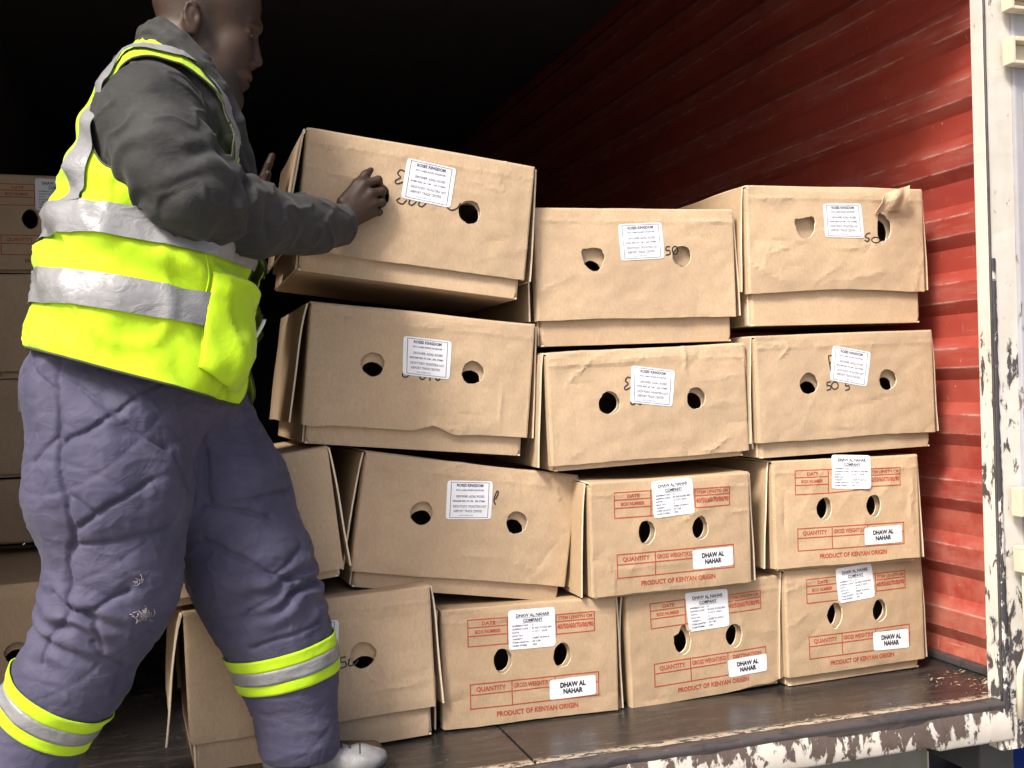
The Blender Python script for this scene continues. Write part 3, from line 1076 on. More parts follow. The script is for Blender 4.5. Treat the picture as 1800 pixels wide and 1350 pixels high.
make_box((1.187, 2.512, 1.011, -1.24, 0.58, -0.9), 'roses', 'top cardboard box of the middle stack, 50 written beside its sticker', 12, drop=0.066,
    stickers=[([(-0.056, 0.245), (0.068, 0.251), (0.072, 0.156), (-0.051, 0.150)], roses_content(EVER), None)],
    strokes=[five(0.078, 0.165, 0.9), zero(0.104, 0.177, 0.008, 0.011)],
    holes=[dict(c=(-0.126, 0.156), r=(0.030, 0.031), io=(-0.002, -0.034), rough=0.10, tear=[(2.5, 0.25, 0.5)]), dict(c=(0.124, 0.162), r=(0.028, 0.028), io=(0.0, -0.05))],
    extra=[(0.20, 0.25, 1, 0.1, 0.1, 0.003, 0.005)])
bx4c, bvh4c = make_box((1.787, 2.488, 1.084, -0.85, 0.56, -0.73), 'roses', 'top cardboard box beside the red wall with both hand holes torn open', 13, drop=0.092,
    stickers=[([(-0.053, 0.239), (0.070, 0.241), (0.078, 0.145), (-0.049, 0.147)], roses_content(EVER), None)],
    strokes=[[(0.098, 0.160), (0.086, 0.156), (0.082, 0.148), (0.094, 0.143), (0.088, 0.136), (0.078, 0.139)], zero(0.116, 0.140, 0.013, 0.008)],
    holes=[dict(c=(-0.110, 0.172), r=(0.030, 0.029), io=None, rough=0.12, tear=[(0.9, 0.45, 0.7), (2.6, 0.30, 0.5)]), dict(c=(0.144, 0.172), r=(0.025, 0.037), io=(0.0, -0.010), rough=0.16, tear=[(2.0, 0.3, 0.5)])],
    edge=lambda x: 0.010 * math.cos(x * 5.0) ** 2 - 0.006 + 0.0015 * mnoise.noise((x * 20, 4, 0)), bulge=0.009,
    extra=[(-0.22, 0.25, 1, 0.05, 0.09, 0.0045, 0.005), (-0.17, 0.12, 0.9, 0.35, 0.08, 0.0035, 0.004), (-0.23, 0.09, 0.3, 0.95, 0.06, 0.003, 0.004), (0.05, 0.118, 1.0, 0.06, 0.12, 0.003, 0.005), (0.10, 0.13, 0.55, 0.83, 0.05, -0.003, 0.004)], amp=0.003)
# torn flap folded up above the right-hand hole
V, F = [], []
nu, nv = 10, 10
for i in range(nu + 1):
    for j in range(nv + 1):
        u, v = i / nu, j / nv
        x = 0.112 + 0.082 * u + 0.018 * v + 0.003 * mnoise.noise((u * 5, v * 5, 1))
        z = 0.214 + 0.010 * u + 0.052 * v + 0.014 * u * v + 0.006 * mnoise.noise((u * 4, v * 9, 6)) * (v > 0.9)
        y = -0.014 - 0.020 * math.sin(v * 2.2) - 0.008 * u + 0.004 * math.sin(u * 9)
        V.append((x, y, z))
n0 = len(V)
V += [(a, b + 0.004, c) for a, b, c in V]
q = lambda i, j: i * (nv + 1) + j
for i in range(nu):
    for j in range(nv):
        f = (q(i, j), q(i + 1, j), q(i + 1, j + 1), q(i, j + 1))
        F += [f, tuple(n0 + k for k in reversed(f))]
for i in range(nu):
    F += [(q(i, 0), n0 + q(i, 0), n0 + q(i + 1, 0), q(i + 1, 0)), (q(i, nv), q(i + 1, nv), n0 + q(i + 1, nv), n0 + q(i, nv))]
for j in range(nv):
    F += [(q(0, j), q(0, j + 1), n0 + q(0, j + 1), n0 + q(0, j)), (q(nu, j), n0 + q(nu, j), n0 + q(nu, j + 1), q(nu, j + 1))]
mesh_obj('torn_flap', V, F, M['card'], bx4c)

# ---- third layer
def edge3a(x):
    e = 0.002 * mnoise.noise((x * 6, 2, 0))
    return e + 0.016 * max(0, 1 - abs(x - 0.035) / 0.05) - 0.004 * max(0, 1 - abs(x - 0.10) / 0.05) - 0.006 * max(0, 1 - abs(x + 0.26) / 0.05)
make_box((0.585, 2.508, 0.738, 0.93, -0.07, 5.74), 'roses', 'sloping cardboard box directly under the lifted one, bottom lip dented', 21, drop=0.046,
    stickers=[([(-0.056, 0.228), (0.066, 0.225), (0.067, 0.131), (-0.052, 0.134)], roses_content(MAD), None)],
    strokes=cups(-0.050, 0.129, 1, 0.018, 0.010) + cups(-0.006, 0.127, 1, 0.014, 0.010) + cups(0.034, 0.128, 1, 0.012, 0.009) + [[(0.018, 0.133), (0.017, 0.124)]],
    edge=edge3a, extra=[(-0.19, 0.255, 0.98, -0.15, 0.12, 0.0042, 0.005), (0.05, 0.012, 1, -0.05, 0.07, 0.006, 0.008), (0.205, 0.07, 0.02, 1, 0.07, 0.003, 0.006)], flare=(0.022, 0.012))
make_box((1.205, 2.488, 0.645, -0.01, 0.42, -1.76), 'roses', 'cardboard box second from top in the middle stack, 8 written by sticker', 22, drop=0.014,
    stickers=[([(-0.055, 0.244), (0.068, 0.225), (0.056, 0.131), (-0.064, 0.149)], roses_content(EVER), None)],
    strokes=[S8(-0.070, 0.185, 0.9)] + cups(-0.060, 0.144, 2, 0.014, 0.01),
    holes=[dict(c=(-0.121, 0.150), r=(0.030, 0.030), io=(0.0, 0.0), rough=0.09), dict(c=(0.127, 0.149), r=(0.028, 0.029), io=(-0.002, -0.014), rough=0.08)],
    extra=[(0.10, 0.25, 0.1, 1, 0.06, 0.005, 0.006), (-0.2, 0.235, 0.75, 0.65, 0.06, 0.005, 0.005), (0.20, 0.20, 1, 0.05, 0.08, 0.003, 0.005), (0.20, 0.13, 1, 0.04, 0.09, 0.003, 0.005), (0.18, 0.02, 0.9, 0.4, 0.07, 0.006, 0.007), (-0.05, 0.262, 1, 0.03, 0.25, 0.005, 0.006)], amp=0.003, bulge=0.007, flare=(0.026, 0.012))
make_box((1.790, 2.464, 0.678, -1.07, 0.39, -1.19), 'roses', 'cardboard box against the red wall under the torn one, crooked sticker', 23, drop=0.042,
    stickers=[([(-0.047, 0.254), (0.073, 0.231), (0.055, 0.136), (-0.062, 0.160)], roses_content(MAD), None)],
    strokes=[[(-0.062, 0.225), (-0.058, 0.185)], [(-0.062, 0.226), (-0.050, 0.226), (-0.046, 0.214), (-0.058, 0.206)]] + [five(-0.070, 0.133, 0.9), zero(-0.046, 0.144, 0.010, 0.010), five(-0.012, 0.130, 0.9)],
    extra=[(-0.22, 0.262, 1, 0.1, 0.1, 0.0045, 0.005), (-0.2, 0.24, 0.6, 0.8, 0.04, 0.004, 0.005)])

# ---- second layer
make_box((0.692, 2.535, 0.364, 2.65, -0.42, 9.2), 'roses', 'steeply sloping cardboard box wedged beneath the dented-lip box', 31, drop=0.040,
    stickers=[([(-0.072, 0.240), (0.048, 0.250), (0.055, 0.155), (-0.064, 0.144)], roses_content(MAD), None)],
    strokes=[[(0.060, 0.205), (0.066, 0.222), (0.062, 0.226), (0.056, 0.205), (0.062, 0.192)]],
    extra=[(-0.2, 0.21, 0.98, -0.1, 0.1, 0.003, 0.005), (0.22, 0.25, 0.5, -0.85, 0.07, 0.005, 0.006)])
make_box((0.108, 2.483, 0.394, -0.5, 0, -6.2), 'roses', 'plain cardboard box just behind the worker\'s forward thigh', 32, drop=0.02, sp=0.013)
make_box((1.244, 2.468, 0.303, 0.89, 0.55, -0.39), 'dhaw', 'red-printed box resting on two others, right of the steeply sloping box', 33, drop=0.006,
    stickers=[(rquad(0.0, 0.240, 0.118, 0.095, 3), dhaw_content(no='5'), None), ([(0.052, 0.098), (0.174, 0.099), (0.174, 0.050), (0.055, 0.047)], dhaw_small, None)],
    extra=[(-0.18, 0.06, 0.25, -0.97, 0.07, 0.004, 0.004), (0.2, 0.19, 1, 0.03, 0.05, 0.003, 0.005)], flare=(0.020, 0.010))
make_box((1.785, 2.473, 0.329, -1.66, -1.06, 0.31), 'dhaw', 'red-printed box by the red wall, its sticker puckered near the top edge', 34, drop=0.008,
    stickers=[(rquad(0.010, 0.252, 0.124, 0.093, -3), dhaw_content(variety='DEEP PURPLE', no='7'), (0.9, 0.1, 0.006)), (rquad(0.108, 0.072, 0.122, 0.048, 1), dhaw_small, None)],
    extra=[(0.205, 0.16, 0.03, 1, 0.11, 0.006, 0.006), (-0.2, 0.14, 0.02, 1, 0.1, -0.004, 0.006)], flare=(0.022, 0.012))

# ---- bottom layer
make_box((0.318, 2.452, 0.072, 2.27, -0.83, -1.45), 'roses', 'bottom cardboard box behind the worker\'s forward boot, lid flap sprung', 41, drop=0.070,
    stickers=[(rquad(-0.005, 0.192, 0.122, 0.096, -4), roses_content(EVER), None)],
    strokes=[five(0.058, 0.124, 1.0), [(0.080, 0.146), (0.076, 0.128), (0.090, 0.128), (0.100, 0.137)]],
    holes=[dict(c=(-0.126, 0.146), r=(0.030, 0.030), io=(0.004, -0.03)), dict(c=(0.112, 0.146), r=(0.031, 0.031), io=(0.002, -0.036))],
    extra=[(0.20, 0.06, 1, 0.05, 0.12, 0.003, 0.005), (0.13, 0.09, 0.5, -0.85, 0.05, 0.0025, 0.003), (0.08, 0.1, 0.02, 1, 0.1, 0.002, 0.004)], flare=(0.045, 0.016))
make_box((0.857, 2.494, 0.005, -1.3, -0.72, 0.32), 'dhaw', 'red-printed bottom box next to the lidded box with sprung flap', 42, drop=0.003,
    stickers=[(rquad(0.0, 0.229, 0.123, 0.098, 0), dhaw_content(variety='DEEP PURPLE', no='3'), None), (rquad(0.106, 0.071, 0.124, 0.050, 1), dhaw_small, None)],
    flare=(0.012, 0.010))
make_box((1.360, 2.505, 0.008, 1.42, -0.17, -1.8), 'dhaw', 'red-printed bottom box with one ragged hand hole, right of centre', 43, drop=0.006,
    stickers=[([(-0.063, 0.278), (0.064, 0.276), (0.067, 0.175), (-0.055, 0.174)], dhaw_content(), (1.0, 1.0, 0.004)), ([(0.056, 0.083), (0.177, 0.085), (0.178, 0.038), (0.058, 0.036)], dhaw_small, None)],
    holes=[dict(c=(-0.074, 0.150), r=(0.025, 0.033), io=(-0.006, 0.0), rough=0.12, tear=[(1.45, 0.45, 0.5), (2.7, 0.22, 0.35)]), dict(c=(0.080, 0.147), r=(0.025, 0.032), io=(-0.007, 0.0))],
    edge=lambda x: -0.004 + 0.012 * max(0, (x - 0.05) / 0.18) * (1 + 0.3 * math.sin(x * 60)) if x > 0.05 else -0.004, flare=(0.022, 0.010))
make_box((1.823, 2.498, 0.030, 1.77, -0.46, -0.39), 'dhaw', 'red-printed bottom box in the corner by the red wall', 44, drop=0.026,
    stickers=[(rquad(-0.005, 0.238, 0.122, 0.096, 3), dhaw_content(no='9'), None), ([(0.049, 0.094), (0.171, 0.092), (0.173, 0.038), (0.050, 0.043)], dhaw_small, None)],
    holes=[dict(c=(-0.075, 0.157), r=(0.025, 0.033), io=(-0.010, 0.0), rough=0.08, tear=[(4.6, 0.25, 0.5)]), dict(c=(0.075, 0.153), r=(0.024, 0.032), io=(0.0, 0.0))],
    edge=lambda x: 0.0 + 0.001 * mnoise.noise((x * 25, 1, 1)))

# ---- second row of boxes further back on the left, behind the worker
ROW2 = 3.56
def left_box(xc, z, kind, label, seed, H, drop=0.01, yaw=0, roll=0, st=(), y=ROW2, W=None):
    make_box((xc, y, z + drop, yaw, 0, roll), kind, label, seed, drop=drop, H=H, L=0.8, stickers=st, sp=0.016, W=W, group='flower boxes in the dark left stack')
left_box(-0.306, 1.232, 'dhaw', 'red-printed box topping the dark stack behind the worker\'s back', 51, 0.292, st=[(rquad(0.0, 0.232, 0.124, 0.1, 0), dhaw_content(no='8'), None)])
left_box(-0.235, 0.905, 'roses', 'plain cardboard box second from top in the stack behind the worker', 52, 0.300, drop=0.02, W=0.52)
left_box(-0.42, 0.600, 'roses', 'cardboard box with sticker level with the worker\'s hips, in the back stack', 53, 0.292, st=[(rquad(0.05, 0.235, 0.122, 0.09, 0), roses_content(EVER), None)])
left_box(-0.40, 0.395, 'roses', 'flattened cardboard box low in the stack behind the worker', 54, 0.190, drop=0.008)
left_box(-0.50, 0.0, 'roses', 'lowest cardboard box of the stack behind the worker\'s rear leg', 55, 0.33, drop=0.04, y=2.95)

# ------------------------------------------------------------------ litter swept into the corner and flakes stuck to the wall
rng = random.Random(9)
V, F, fm = [], [], []
def bit(p, L, w, a, b, mi):
    d = Vector((math.cos(a) * math.cos(b), math.sin(a) * math.cos(b), math.sin(b))) * L
    s = Vector((-math.sin(a), math.cos(a), 0.3)).normalized() * w
    k = len(V)
    up = Vector((0, 0, w * 0.6))
    V.extend([p - s, p + s, p + d * 0.5 + s * 1.2 + up, p + d * 0.5 - s * 1.2 + up, p + d + s * 0.4, p + d - s * 0.4])
    F.extend([(k, k + 1, k + 2, k + 3), (k + 3, k + 2, k + 4, k + 5)]); fm.extend([mi, mi])
for i in range(110):
    t = rng.random()
    x = 2.14 - abs(rng.gauss(0, 0.06)) - 0.02
    y = 2.25 + abs(rng.gauss(0, 0.10))
    if i > 95:
        x = rng.uniform(1.1, 2.1); y = rng.uniform(2.215, 2.27)
    bit(Vector((x, y, 0.0035)), rng.uniform(0.004, 0.022), rng.uniform(0.0005, 0.002), rng.uniform(0, 6.3), rng.uniform(0, 0.35), rng.choice([0, 0, 0, 0, 1, 2, 3]))
o = mesh_obj('litter', V, F, None, mats=[simple('straw', (0.26, 0.20, 0.12), 0.8), M['leaf'], simple('dry_petal', (0.20, 0.02, 0.03), 0.7), simple('paint_flake', (0.30, 0.28, 0.25), 0.7)], fmat=fm)
tag(o, 'dry straw, leaf and petal scraps in the floor corner', 'litter', kind='stuff')

# ------------------------------------------------------------------ implicit surfaces (worker's body and clothes)
def cone(a, b, ra, rb, k=0.02, op=1):
    return ('c', np.array(a, np.float32), np.array(b, np.float32), ra, rb, k, op)
def ell(c, r, k=0.02, op=1, rot=None):
    return ('e', np.array(c, np.float32), np.array(r, np.float32), rot, None, k, op)
def chain(pts, rs, k=0.02):
    return [cone(pts[i], pts[i + 1], rs[i], rs[i + 1], k) for i in range(len(pts) - 1)]

def sdf(P, prims):
    D = None
    for typ, a, b, c, d, k, op in prims:
        if typ == 'c':
            ab = b - a
            t = np.clip(((P - a) @ ab) / float(ab @ ab), 0, 1)
            q = np.linalg.norm(P - a - t[:, None] * ab, axis=1) - (c + (d - c) * t)
        else:
            L = P - a
            if c is not None:
                L = L @ c
            k0 = np.linalg.norm(L / b, axis=1)
            k1 = np.linalg.norm(L / (b * b), axis=1) + 1e-9
            q = k0 * (k0 - 1.0) / k1
        if D is None:
            D = q
        elif op > 0:
            h = np.maximum(k - np.abs(D - q), 0) / k
            D = np.minimum(D, q) - h * h * k * 0.25
        else:
            h = np.maximum(k - np.abs(D + q), 0) / k
            D = np.maximum(D, -q) + h * h * k * 0.25
    return D

def bounds(prims):
    lo, hi = np.full(3, 9e9), np.full(3, -9e9)
    for typ, a, b, c, d, k, op in prims:
        if op < 0:
            continue
        if typ == 'c':
            for p, r in ((a, c), (b, d)):
                lo = np.minimum(lo, p - r); hi = np.maximum(hi, p + r)
        else:
            r = float(b.max())
            lo = np.minimum(lo, a - r); hi = np.maximum(hi, a + r)
    return lo - 0.03, hi + 0.03

def surface_nets(prims, h, zcut=None):
    lo, hi = bounds(prims)
    B = 8
    nb = np.ceil((hi - lo) / (h * B)).astype(int)
    ii = np.stack(np.meshgrid(*[np.arange(n) for n in nb], indexing='ij'), -1).reshape(-1, 3)
    cen = (lo + (ii + 0.5) * h * B).astype(np.float32)
    d = sdf(cen, prims)
    keep = np.abs(d) < h * B * 0.87 * 1.35
    ii = ii[keep]
    ii = ii[np.lexsort((ii[:, 1], ii[:, 0] // 5, ii[:, 2] // 5))]
    pb = []
    for typ, a, b, c, dd, k, op in prims:
        if typ == 'c':
            r = max(c, dd) + k
            pb.append((np.minimum(a, b) - r, np.maximum(a, b) + r))
        else:
            r = float(b.max()) + k
            pb.append((a - r, a + r))
    plo = np.array([p[0] for p in pb]); phi = np.array([p[1] for p in pb])
    g = np.stack(np.meshgrid(*[np.arange(B + 1)] * 3, indexing='ij'), -1).reshape(-1, 3)
    N = nb * B + 2
    lin = lambda q: (q[..., 0] * N[1] + q[..., 1]) * N[2] + q[..., 2]
    cid, cpos, ea, flips = [], [], [], []
    for s in range(0, len(ii), 60):
        blk = ii[s:s + 60]
        pts = (lo + (blk[:, None, :] * B + g[None]) * h).astype(np.float32)
        q0, q1 = pts.reshape(-1, 3).min(0) - 0.03, pts.reshape(-1, 3).max(0) + 0.03
        near = ((plo < q1) & (phi > q0)).all(1)
        use = [p for p, m in zip(prims, near) if m]
        while use and use[0][-1] < 0:
            use = use[1:]
        D = sdf(pts.reshape(-1, 3), use or prims).reshape(-1, B + 1, B + 1, B + 1)
        I = D < 0
        acc = np.zeros(D.shape[:1] + (B, B, B, 3), np.float32)
        num = np.zeros(D.shape[:1] + (B, B, B), np.float32)
        sl = lambda o, ax: tuple([slice(None)] + [slice(o[a], o[a] + B) for a in range(3)])
        for ax in range(3):
            for o1 in (0, 1):
                for o2 in (0, 1):
                    o = [0, 0, 0]
                    oth = [a for a in range(3) if a != ax]
                    o[oth[0]], o[oth[1]] = o1, o2
                    p = list(o); p[ax] = 1
                    d0, d1 = D[sl(o, 0)], D[sl(p, 0)]
                    m = (d0 < 0) != (d1 < 0)
                    t = np.where(m, d0 / np.where(m, d0 - d1, 1), 0)
                    for a in range(3):
                        acc[..., a] += np.where(m, (t if a == ax else o[a]), 0)
                    num += m
        act = num > 0
        w = np.argwhere(act)
        cells = blk[w[:, 0]] * B + w[:, 1:]
        cid.append(lin(cells))
        cpos.append(lo + (cells + acc[act] / num[act][:, None]) * h)
        for ax in range(3):
            a0 = I[:, :B, :B, :B]
            o = [0, 0, 0]; o[ax] = 1
            a1 = I[:, o[0]:o[0] + B, o[1]:o[1] + B, o[2]:o[2] + B]
            w = np.argwhere(a0 != a1)
            base = blk[w[:, 0]] * B + w[:, 1:]
            fl = a0[tuple(w.T)]
            b, c = [(1, 2), (2, 0), (0, 1)][ax]
            q = np.repeat(base[:, None, :], 4, 1)
            q[:, 0, b] -= 1; q[:, 0, c] -= 1
            q[:, 1, c] -= 1
            q[:, 3, b] -= 1
            ea.append(lin(q)); flips.append(fl)
    cid = np.concatenate(cid); cpos = np.concatenate(cpos)
    cid, ux = np.unique(cid, return_index=True)
    cpos = cpos[ux]
    E = np.concatenate(ea); FL = np.concatenate(flips)
    ix = np.clip(np.searchsorted(cid, E), 0, len(cid) - 1)
    ok = (cid[ix] == E).all(1)
    Fq = ix[ok]; FL = FL[ok]
    Fq[~FL] = Fq[~FL][:, ::-1]
    return cpos.astype(np.float64), Fq

def vnormals(V, F):
    n = np.cross(V[F[:, 2]] - V[F[:, 0]], V[F[:, 3]] - V[F[:, 1]])
    N = np.zeros_like(V)
    for k in range(4):
        np.add.at(N, F[:, k], n)
    return N / (np.linalg.norm(N, axis=1)[:, None] + 1e-12)

def smooth_mesh(V, F, it=2, lam=0.5):
    e = np.concatenate([F[:, [0, 1]], F[:, [1, 2]], F[:, [2, 3]], F[:, [3, 0]]])
    for _ in range(it):
        S = np.zeros_like(V); C = np.zeros(len(V))
        np.add.at(S, e[:, 0], V[e[:, 1]]); np.add.at(C, e[:, 0], 1)
        np.add.at(S, e[:, 1], V[e[:, 0]]); np.add.at(C, e[:, 1], 1)
        V = V + lam * (S / np.maximum(C, 1)[:, None] - V)
    return V

def np_mesh(name, V, F, mat, parent=None):
    me = bpy.data.meshes.new(name)
    me.vertices.add(len(V))
    me.vertices.foreach_set('co', np.asarray(V, np.float32).ravel())
    F = np.asarray(F)
    me.loops.add(F.size)
    me.loops.foreach_set('vertex_index', F.ravel().astype(np.int32))
    me.polygons.add(len(F))
    me.polygons.foreach_set('loop_start', np.arange(0, F.size, F.shape[1], dtype=np.int32))
    me.polygons.foreach_set('loop_total', np.full(len(F), F.shape[1], dtype=np.int32))
    me.update(calc_edges=True)
    me.validate()
    me.materials.append(mat)
    me.polygons.foreach_set('use_smooth', [True] * len(me.polygons))
    o = bpy.data.objects.new(name, me)
    return link(o, parent)

_rs = np.random.RandomState(5)
_PERM = np.concatenate([_rs.permutation(256)] * 3)
_GR = _rs.normal(size=(256, 3)); _GR /= np.linalg.norm(_GR, axis=1)[:, None]
def perlin(P):
    I = np.floor(P).astype(int); f = P - I; I &= 255
    w = f * f * f * (f * (f * 6 - 15) + 10)
    out = 0.0
    for dx in (0, 1):
        for dy in (0, 1):
            for dz in (0, 1):
                h = _PERM[_PERM[_PERM[I[:, 0] + dx] + I[:, 1] + dy] + I[:, 2] + dz]
                g = (_GR[h] * (f - (dx, dy, dz))).sum(1)
                out = out + g * (w[:, 0] if dx else 1 - w[:, 0]) * (w[:, 1] if dy else 1 - w[:, 1]) * (w[:, 2] if dz else 1 - w[:, 2])
    return out * 1.5

def fbm(P, f, seed=0.0, oct=2):
    Q = np.asarray(P) * np.array(f) + (seed, seed * 0.7, seed * 1.3) + 64
    return sum(perlin(Q * 2 ** o) / 2 ** o for o in range(oct))

def seg_dist(x, z, poly):
    d = np.full(len(x), 9.0); along = np.zeros(len(x))
    for (x0, z0), (x1, z1) in zip(poly[:-1], poly[1:]):
        ax, az = x1 - x0, z1 - z0
        t = np.clip(((x - x0) * ax + (z - z0) * az) / (ax * ax + az * az), 0, 1)
        q = np.hypot(x - x0 - t * ax, z - z0 - t * az)
        d = np.minimum(d, q)
    return d

# ------------------------------------------------------------------ worker: materials
def mat_skin():
    t = NT('dark_skin')
    v = t.coord('Object')
    n = t.noise(v, 18, 5, 0.6)
    c = t.mix(n, (0.025, 0.0122, 0.0072), (0.048, 0.025, 0.0155))
    fine = t.noise(v, 220, 3, 0.6)
    # black stubble: beard, sideburn and close-cropped scalp, each fading out softly (head coordinates)
    x, y, z = sep(t, v)
    def blob(cx, cz, rx, rz, inner):
        a_ = t.math('DIVIDE', t.math('SUBTRACT', x, cx), rx); b_ = t.math('DIVIDE', t.math('SUBTRACT', z, cz), rz)
        r_ = t.math('SQRT', t.math('ADD', t.math('MULTIPLY', a_, a_), t.math('MULTIPLY', b_, b_)))
        r_ = t.math('ADD', r_, t.math('MULTIPLY', t.math('SUBTRACT', n, 0.5), 0.35))
        return t.ramp(r_, [(inner, 1.0), (1.0, 0.0)])
    stub = t.math('MAXIMUM', blob(0.135, 1.463, 0.085, 0.075, 0.55), t.math('MAXIMUM', blob(0.104, 1.580, 0.020, 0.085, 0.3), blob(0.075, 1.745, 0.125, 0.115, 0.72)))
    stub = t.math('MULTIPLY', stub, t.ramp(fine, [(0.30, 0.55), (0.62, 1.0)]))
    lips = blob(0.180, 1.508, 0.026, 0.013, 0.5)
    stub = t.math('MULTIPLY', stub, t.math('SUBTRACT', 1.0, lips))
    c = t.mix(t.math('MULTIPLY', stub, 0.85), c, (0.009, 0.007, 0.006))
    c = t.mix(t.math('MULTIPLY', lips, 0.5), c, (0.075, 0.035, 0.028))
    nrm = t.bump(fine, 0.25, 0.0012)
    t.b.inputs['Subsurface Weight'].default_value = 0.04
    t.b.inputs['Subsurface Radius'].default_value = (0.01, 0.004, 0.002)
    return t.done(c, t.ramp(n, [(0.3, 0.50), (0.7, 0.66)]), nrm, spec=0.35)
M['skin'] = mat_skin()

def mat_cloth(name, c0, c1, rough=0.8, weave=900, fold=(14, 14, 9), fold_s=0.35, dirt=0.0, dirtc=(0.05, 0.05, 0.04), spec=0.25, sheen=0.0, fold_d=0.012, crease=0.0):
    t = NT(name)
    v = t.coord('Object')
    n = t.noise(v, 7, 5, 0.6)
    c = t.mix(t.ramp(n, [(0.3, 0.0), (0.7, 1.0)]), c0, c1)
    if dirt:
        dn = t.noise(v, 11, 6, 0.7)
        c = t.mix(t.math('MULTIPLY', t.ramp(dn, [(0.48, 0.0), (0.72, 1.0)]), dirt), c, dirtc)
    fz = t.noise(t.coord('Object', fold), 1.0, 4, 0.55, 1.2)
    w = t.noise(v, weave, 2, 0.5)
    nrm = t.bump(fz, fold_s, fold_d)
    if crease:
        cz = t.noise(t.coord('Object', (1, 1, 1.5), (0.5, 0.3, 0.2)), 15, 3, 0.5, 0.7)
        rg = t.math('ABSOLUTE', t.math('SUBTRACT', cz, 0.5))
        nrm = t.bump(t.ramp(rg, [(0.0, 1.0), (0.07, 0.0)]), crease, 0.004, nrm)
    nrm = t.bump(w, 0.15, 0.0008, nrm)
    t.b.inputs['Sheen Weight'].default_value = sheen
    return t.done(c, rough, nrm, spec=spec)
M['jacket'] = mat_cloth('dark_jacket_cloth', (0.0145, 0.0148, 0.0148), (0.029, 0.0292, 0.0288), 0.82, 700, (9, 9, 13), 0.35, 0.6, (0.048, 0.048, 0.046), 0.25, 0.05, 0.012, 0.10)
M['hivis'] = mat_cloth('hi_vis_yellow', (0.33, 0.53, 0.006), (0.41, 0.62, 0.012), 0.75, 900, (13, 13, 8), 0.30, 0.30, (0.34, 0.44, 0.03), 0.2, 0.1)
M['reflect'] = mat_cloth('grey_reflective_tape', (0.16, 0.16, 0.168), (0.24, 0.24, 0.248), 0.38, 500, (22, 22, 30), 0.35, 0.3, (0.12, 0.12, 0.125), 0.45)
M['trouser'] = mat_cloth('quilted_blue_grey_nylon', (0.036, 0.0345, 0.066), (0.061, 0.058, 0.100), 0.72, 600, (26, 26, 40), 0.10, 0.30, (0.105, 0.099, 0.138), 0.25, 0.05, 0.006, 0.16)
t = NT('cropped_black_hair')
_v = t.coord('Object')
M['hair'] = t.done(t.mix(t.noise(_v, 500, 3), (0.014, 0.010, 0.008), (0.040, 0.026, 0.019)), 0.85, t.bump(t.noise(_v, 600, 2), 0.6, 0.002), spec=0.2)
M['trim'] = simple('dark_piping', (0.03, 0.035, 0.02), 0.7)
M['boot'] = simple('scuffed_silver_boot', (0.14, 0.14, 0.145), 0.68, nscale=40, var=0.6, bump=0.8)
M['sole'] = simple('dark_boot_sole', (0.03, 0.03, 0.03), 0.7)
M['eye'] = simple('eye_white', (0.30, 0.25, 0.21), 0.35)

# ------------------------------------------------------------------ worker: skeleton (metres)
LM = {'sh_r': (-0.0169, 2.13, 1.3757), 'el_r': (0.040, 2.062, 1.2120), 'fore_r': (0.183, 2.19, 1.1900), 'cuff_r': (0.3782, 2.385, 1.2158), 'wr_r': (0.3991, 2.425, 1.2303), 'sh_l': (0.0264, 2.47, 1.4001), 'el_l': (0.1324, 2.62, 1.2424), 'h_wr0': (0.3585, 2.4, 1.215), 'h_wr': (0.4, 2.43, 1.2337), 'k1': (0.4525, 2.437, 1.3213), 'k2': (0.4675, 2.434, 1.2999), 'k3': (0.4742, 2.437, 1.2781), 'k4': (0.4736, 2.444, 1.2565), 'i1': (0.487, 2.44, 1.3338), 'i2': (0.4975, 2.468, 1.3193), 'i3': (0.4902, 2.495, 1.3118), 'm1': (0.4948, 2.442, 1.3077), 'm2': (0.4996, 2.474, 1.3002), 'm3': (0.4881, 2.5, 1.3004), 'r1': (0.4946, 2.444, 1.2826), 'r2': (0.4964, 2.474, 1.2825), 'r3': (0.4865, 2.5, 1.2894), 'p1': (0.4893, 2.448, 1.259), 'p2': (0.4905, 2.474, 1.266), 'p3': (0.4842, 2.497, 1.2765), 't0': (0.4034, 2.436, 1.277), 't1': (0.4381, 2.446, 1.3225), 't2': (0.4599, 2.452, 1.3471), 't3': (0.4729, 2.455, 1.359), 'hip_r': (-0.108, 2.2, 0.8376), 'th_r': (-0.1092, 2.185, 0.6612), 'kn_r': (-0.1003, 2.19, 0.4721), 'sh1_r': (-0.1833, 2.22, 0.3022), 'an_r': (-0.2826, 2.26, 0.1419), 'hip_l': (0.0116, 2.40, 0.8463), 'th_l': (0.1207, 2.39, 0.6288), 'kn_l': (0.1799, 2.355, 0.4442), 'sh0_l': (0.2171, 2.345, 0.325), 'sh1_l': (0.2429, 2.345, 0.2355), 'an_l': (0.2593, 2.345, 0.065), 'pel': (-0.0764, 2.3, 0.9066), 'waist': (-0.0467, 2.3, 1.0), 'chest': (0.006, 2.3, 1.3547), 'neckb': (0.0155, 2.3, 1.5211)}
L_ = {k: np.array(v) for k, v in LM.items()}
KH = 0.00117
HO = np.array((0.0782, 2.30, 1.6296))
def hp(x, y, s):           # head frame: x forward, y down, s towards the worker's right, in small units of 1.17 mm
    return HO + np.array(((x - 343) * KH, -s * KH - (x - 343) * KH * 0.03, -(y - 33 + 0.33 * s) * 0.00121))
def he(x, y, s, rx, ry, rs, k=0.010, op=1, rot=0.0):
    R = None
    if rot:
        c, sn = math.cos(rot), math.sin(rot)
        R = np.array(((c, 0, -sn), (0, 1, 0), (sn, 0, c)), np.float32).T
    return ell(hp(x, y, s), np.array((rx * KH, rs * KH, ry * 0.00121)), k, op, R)
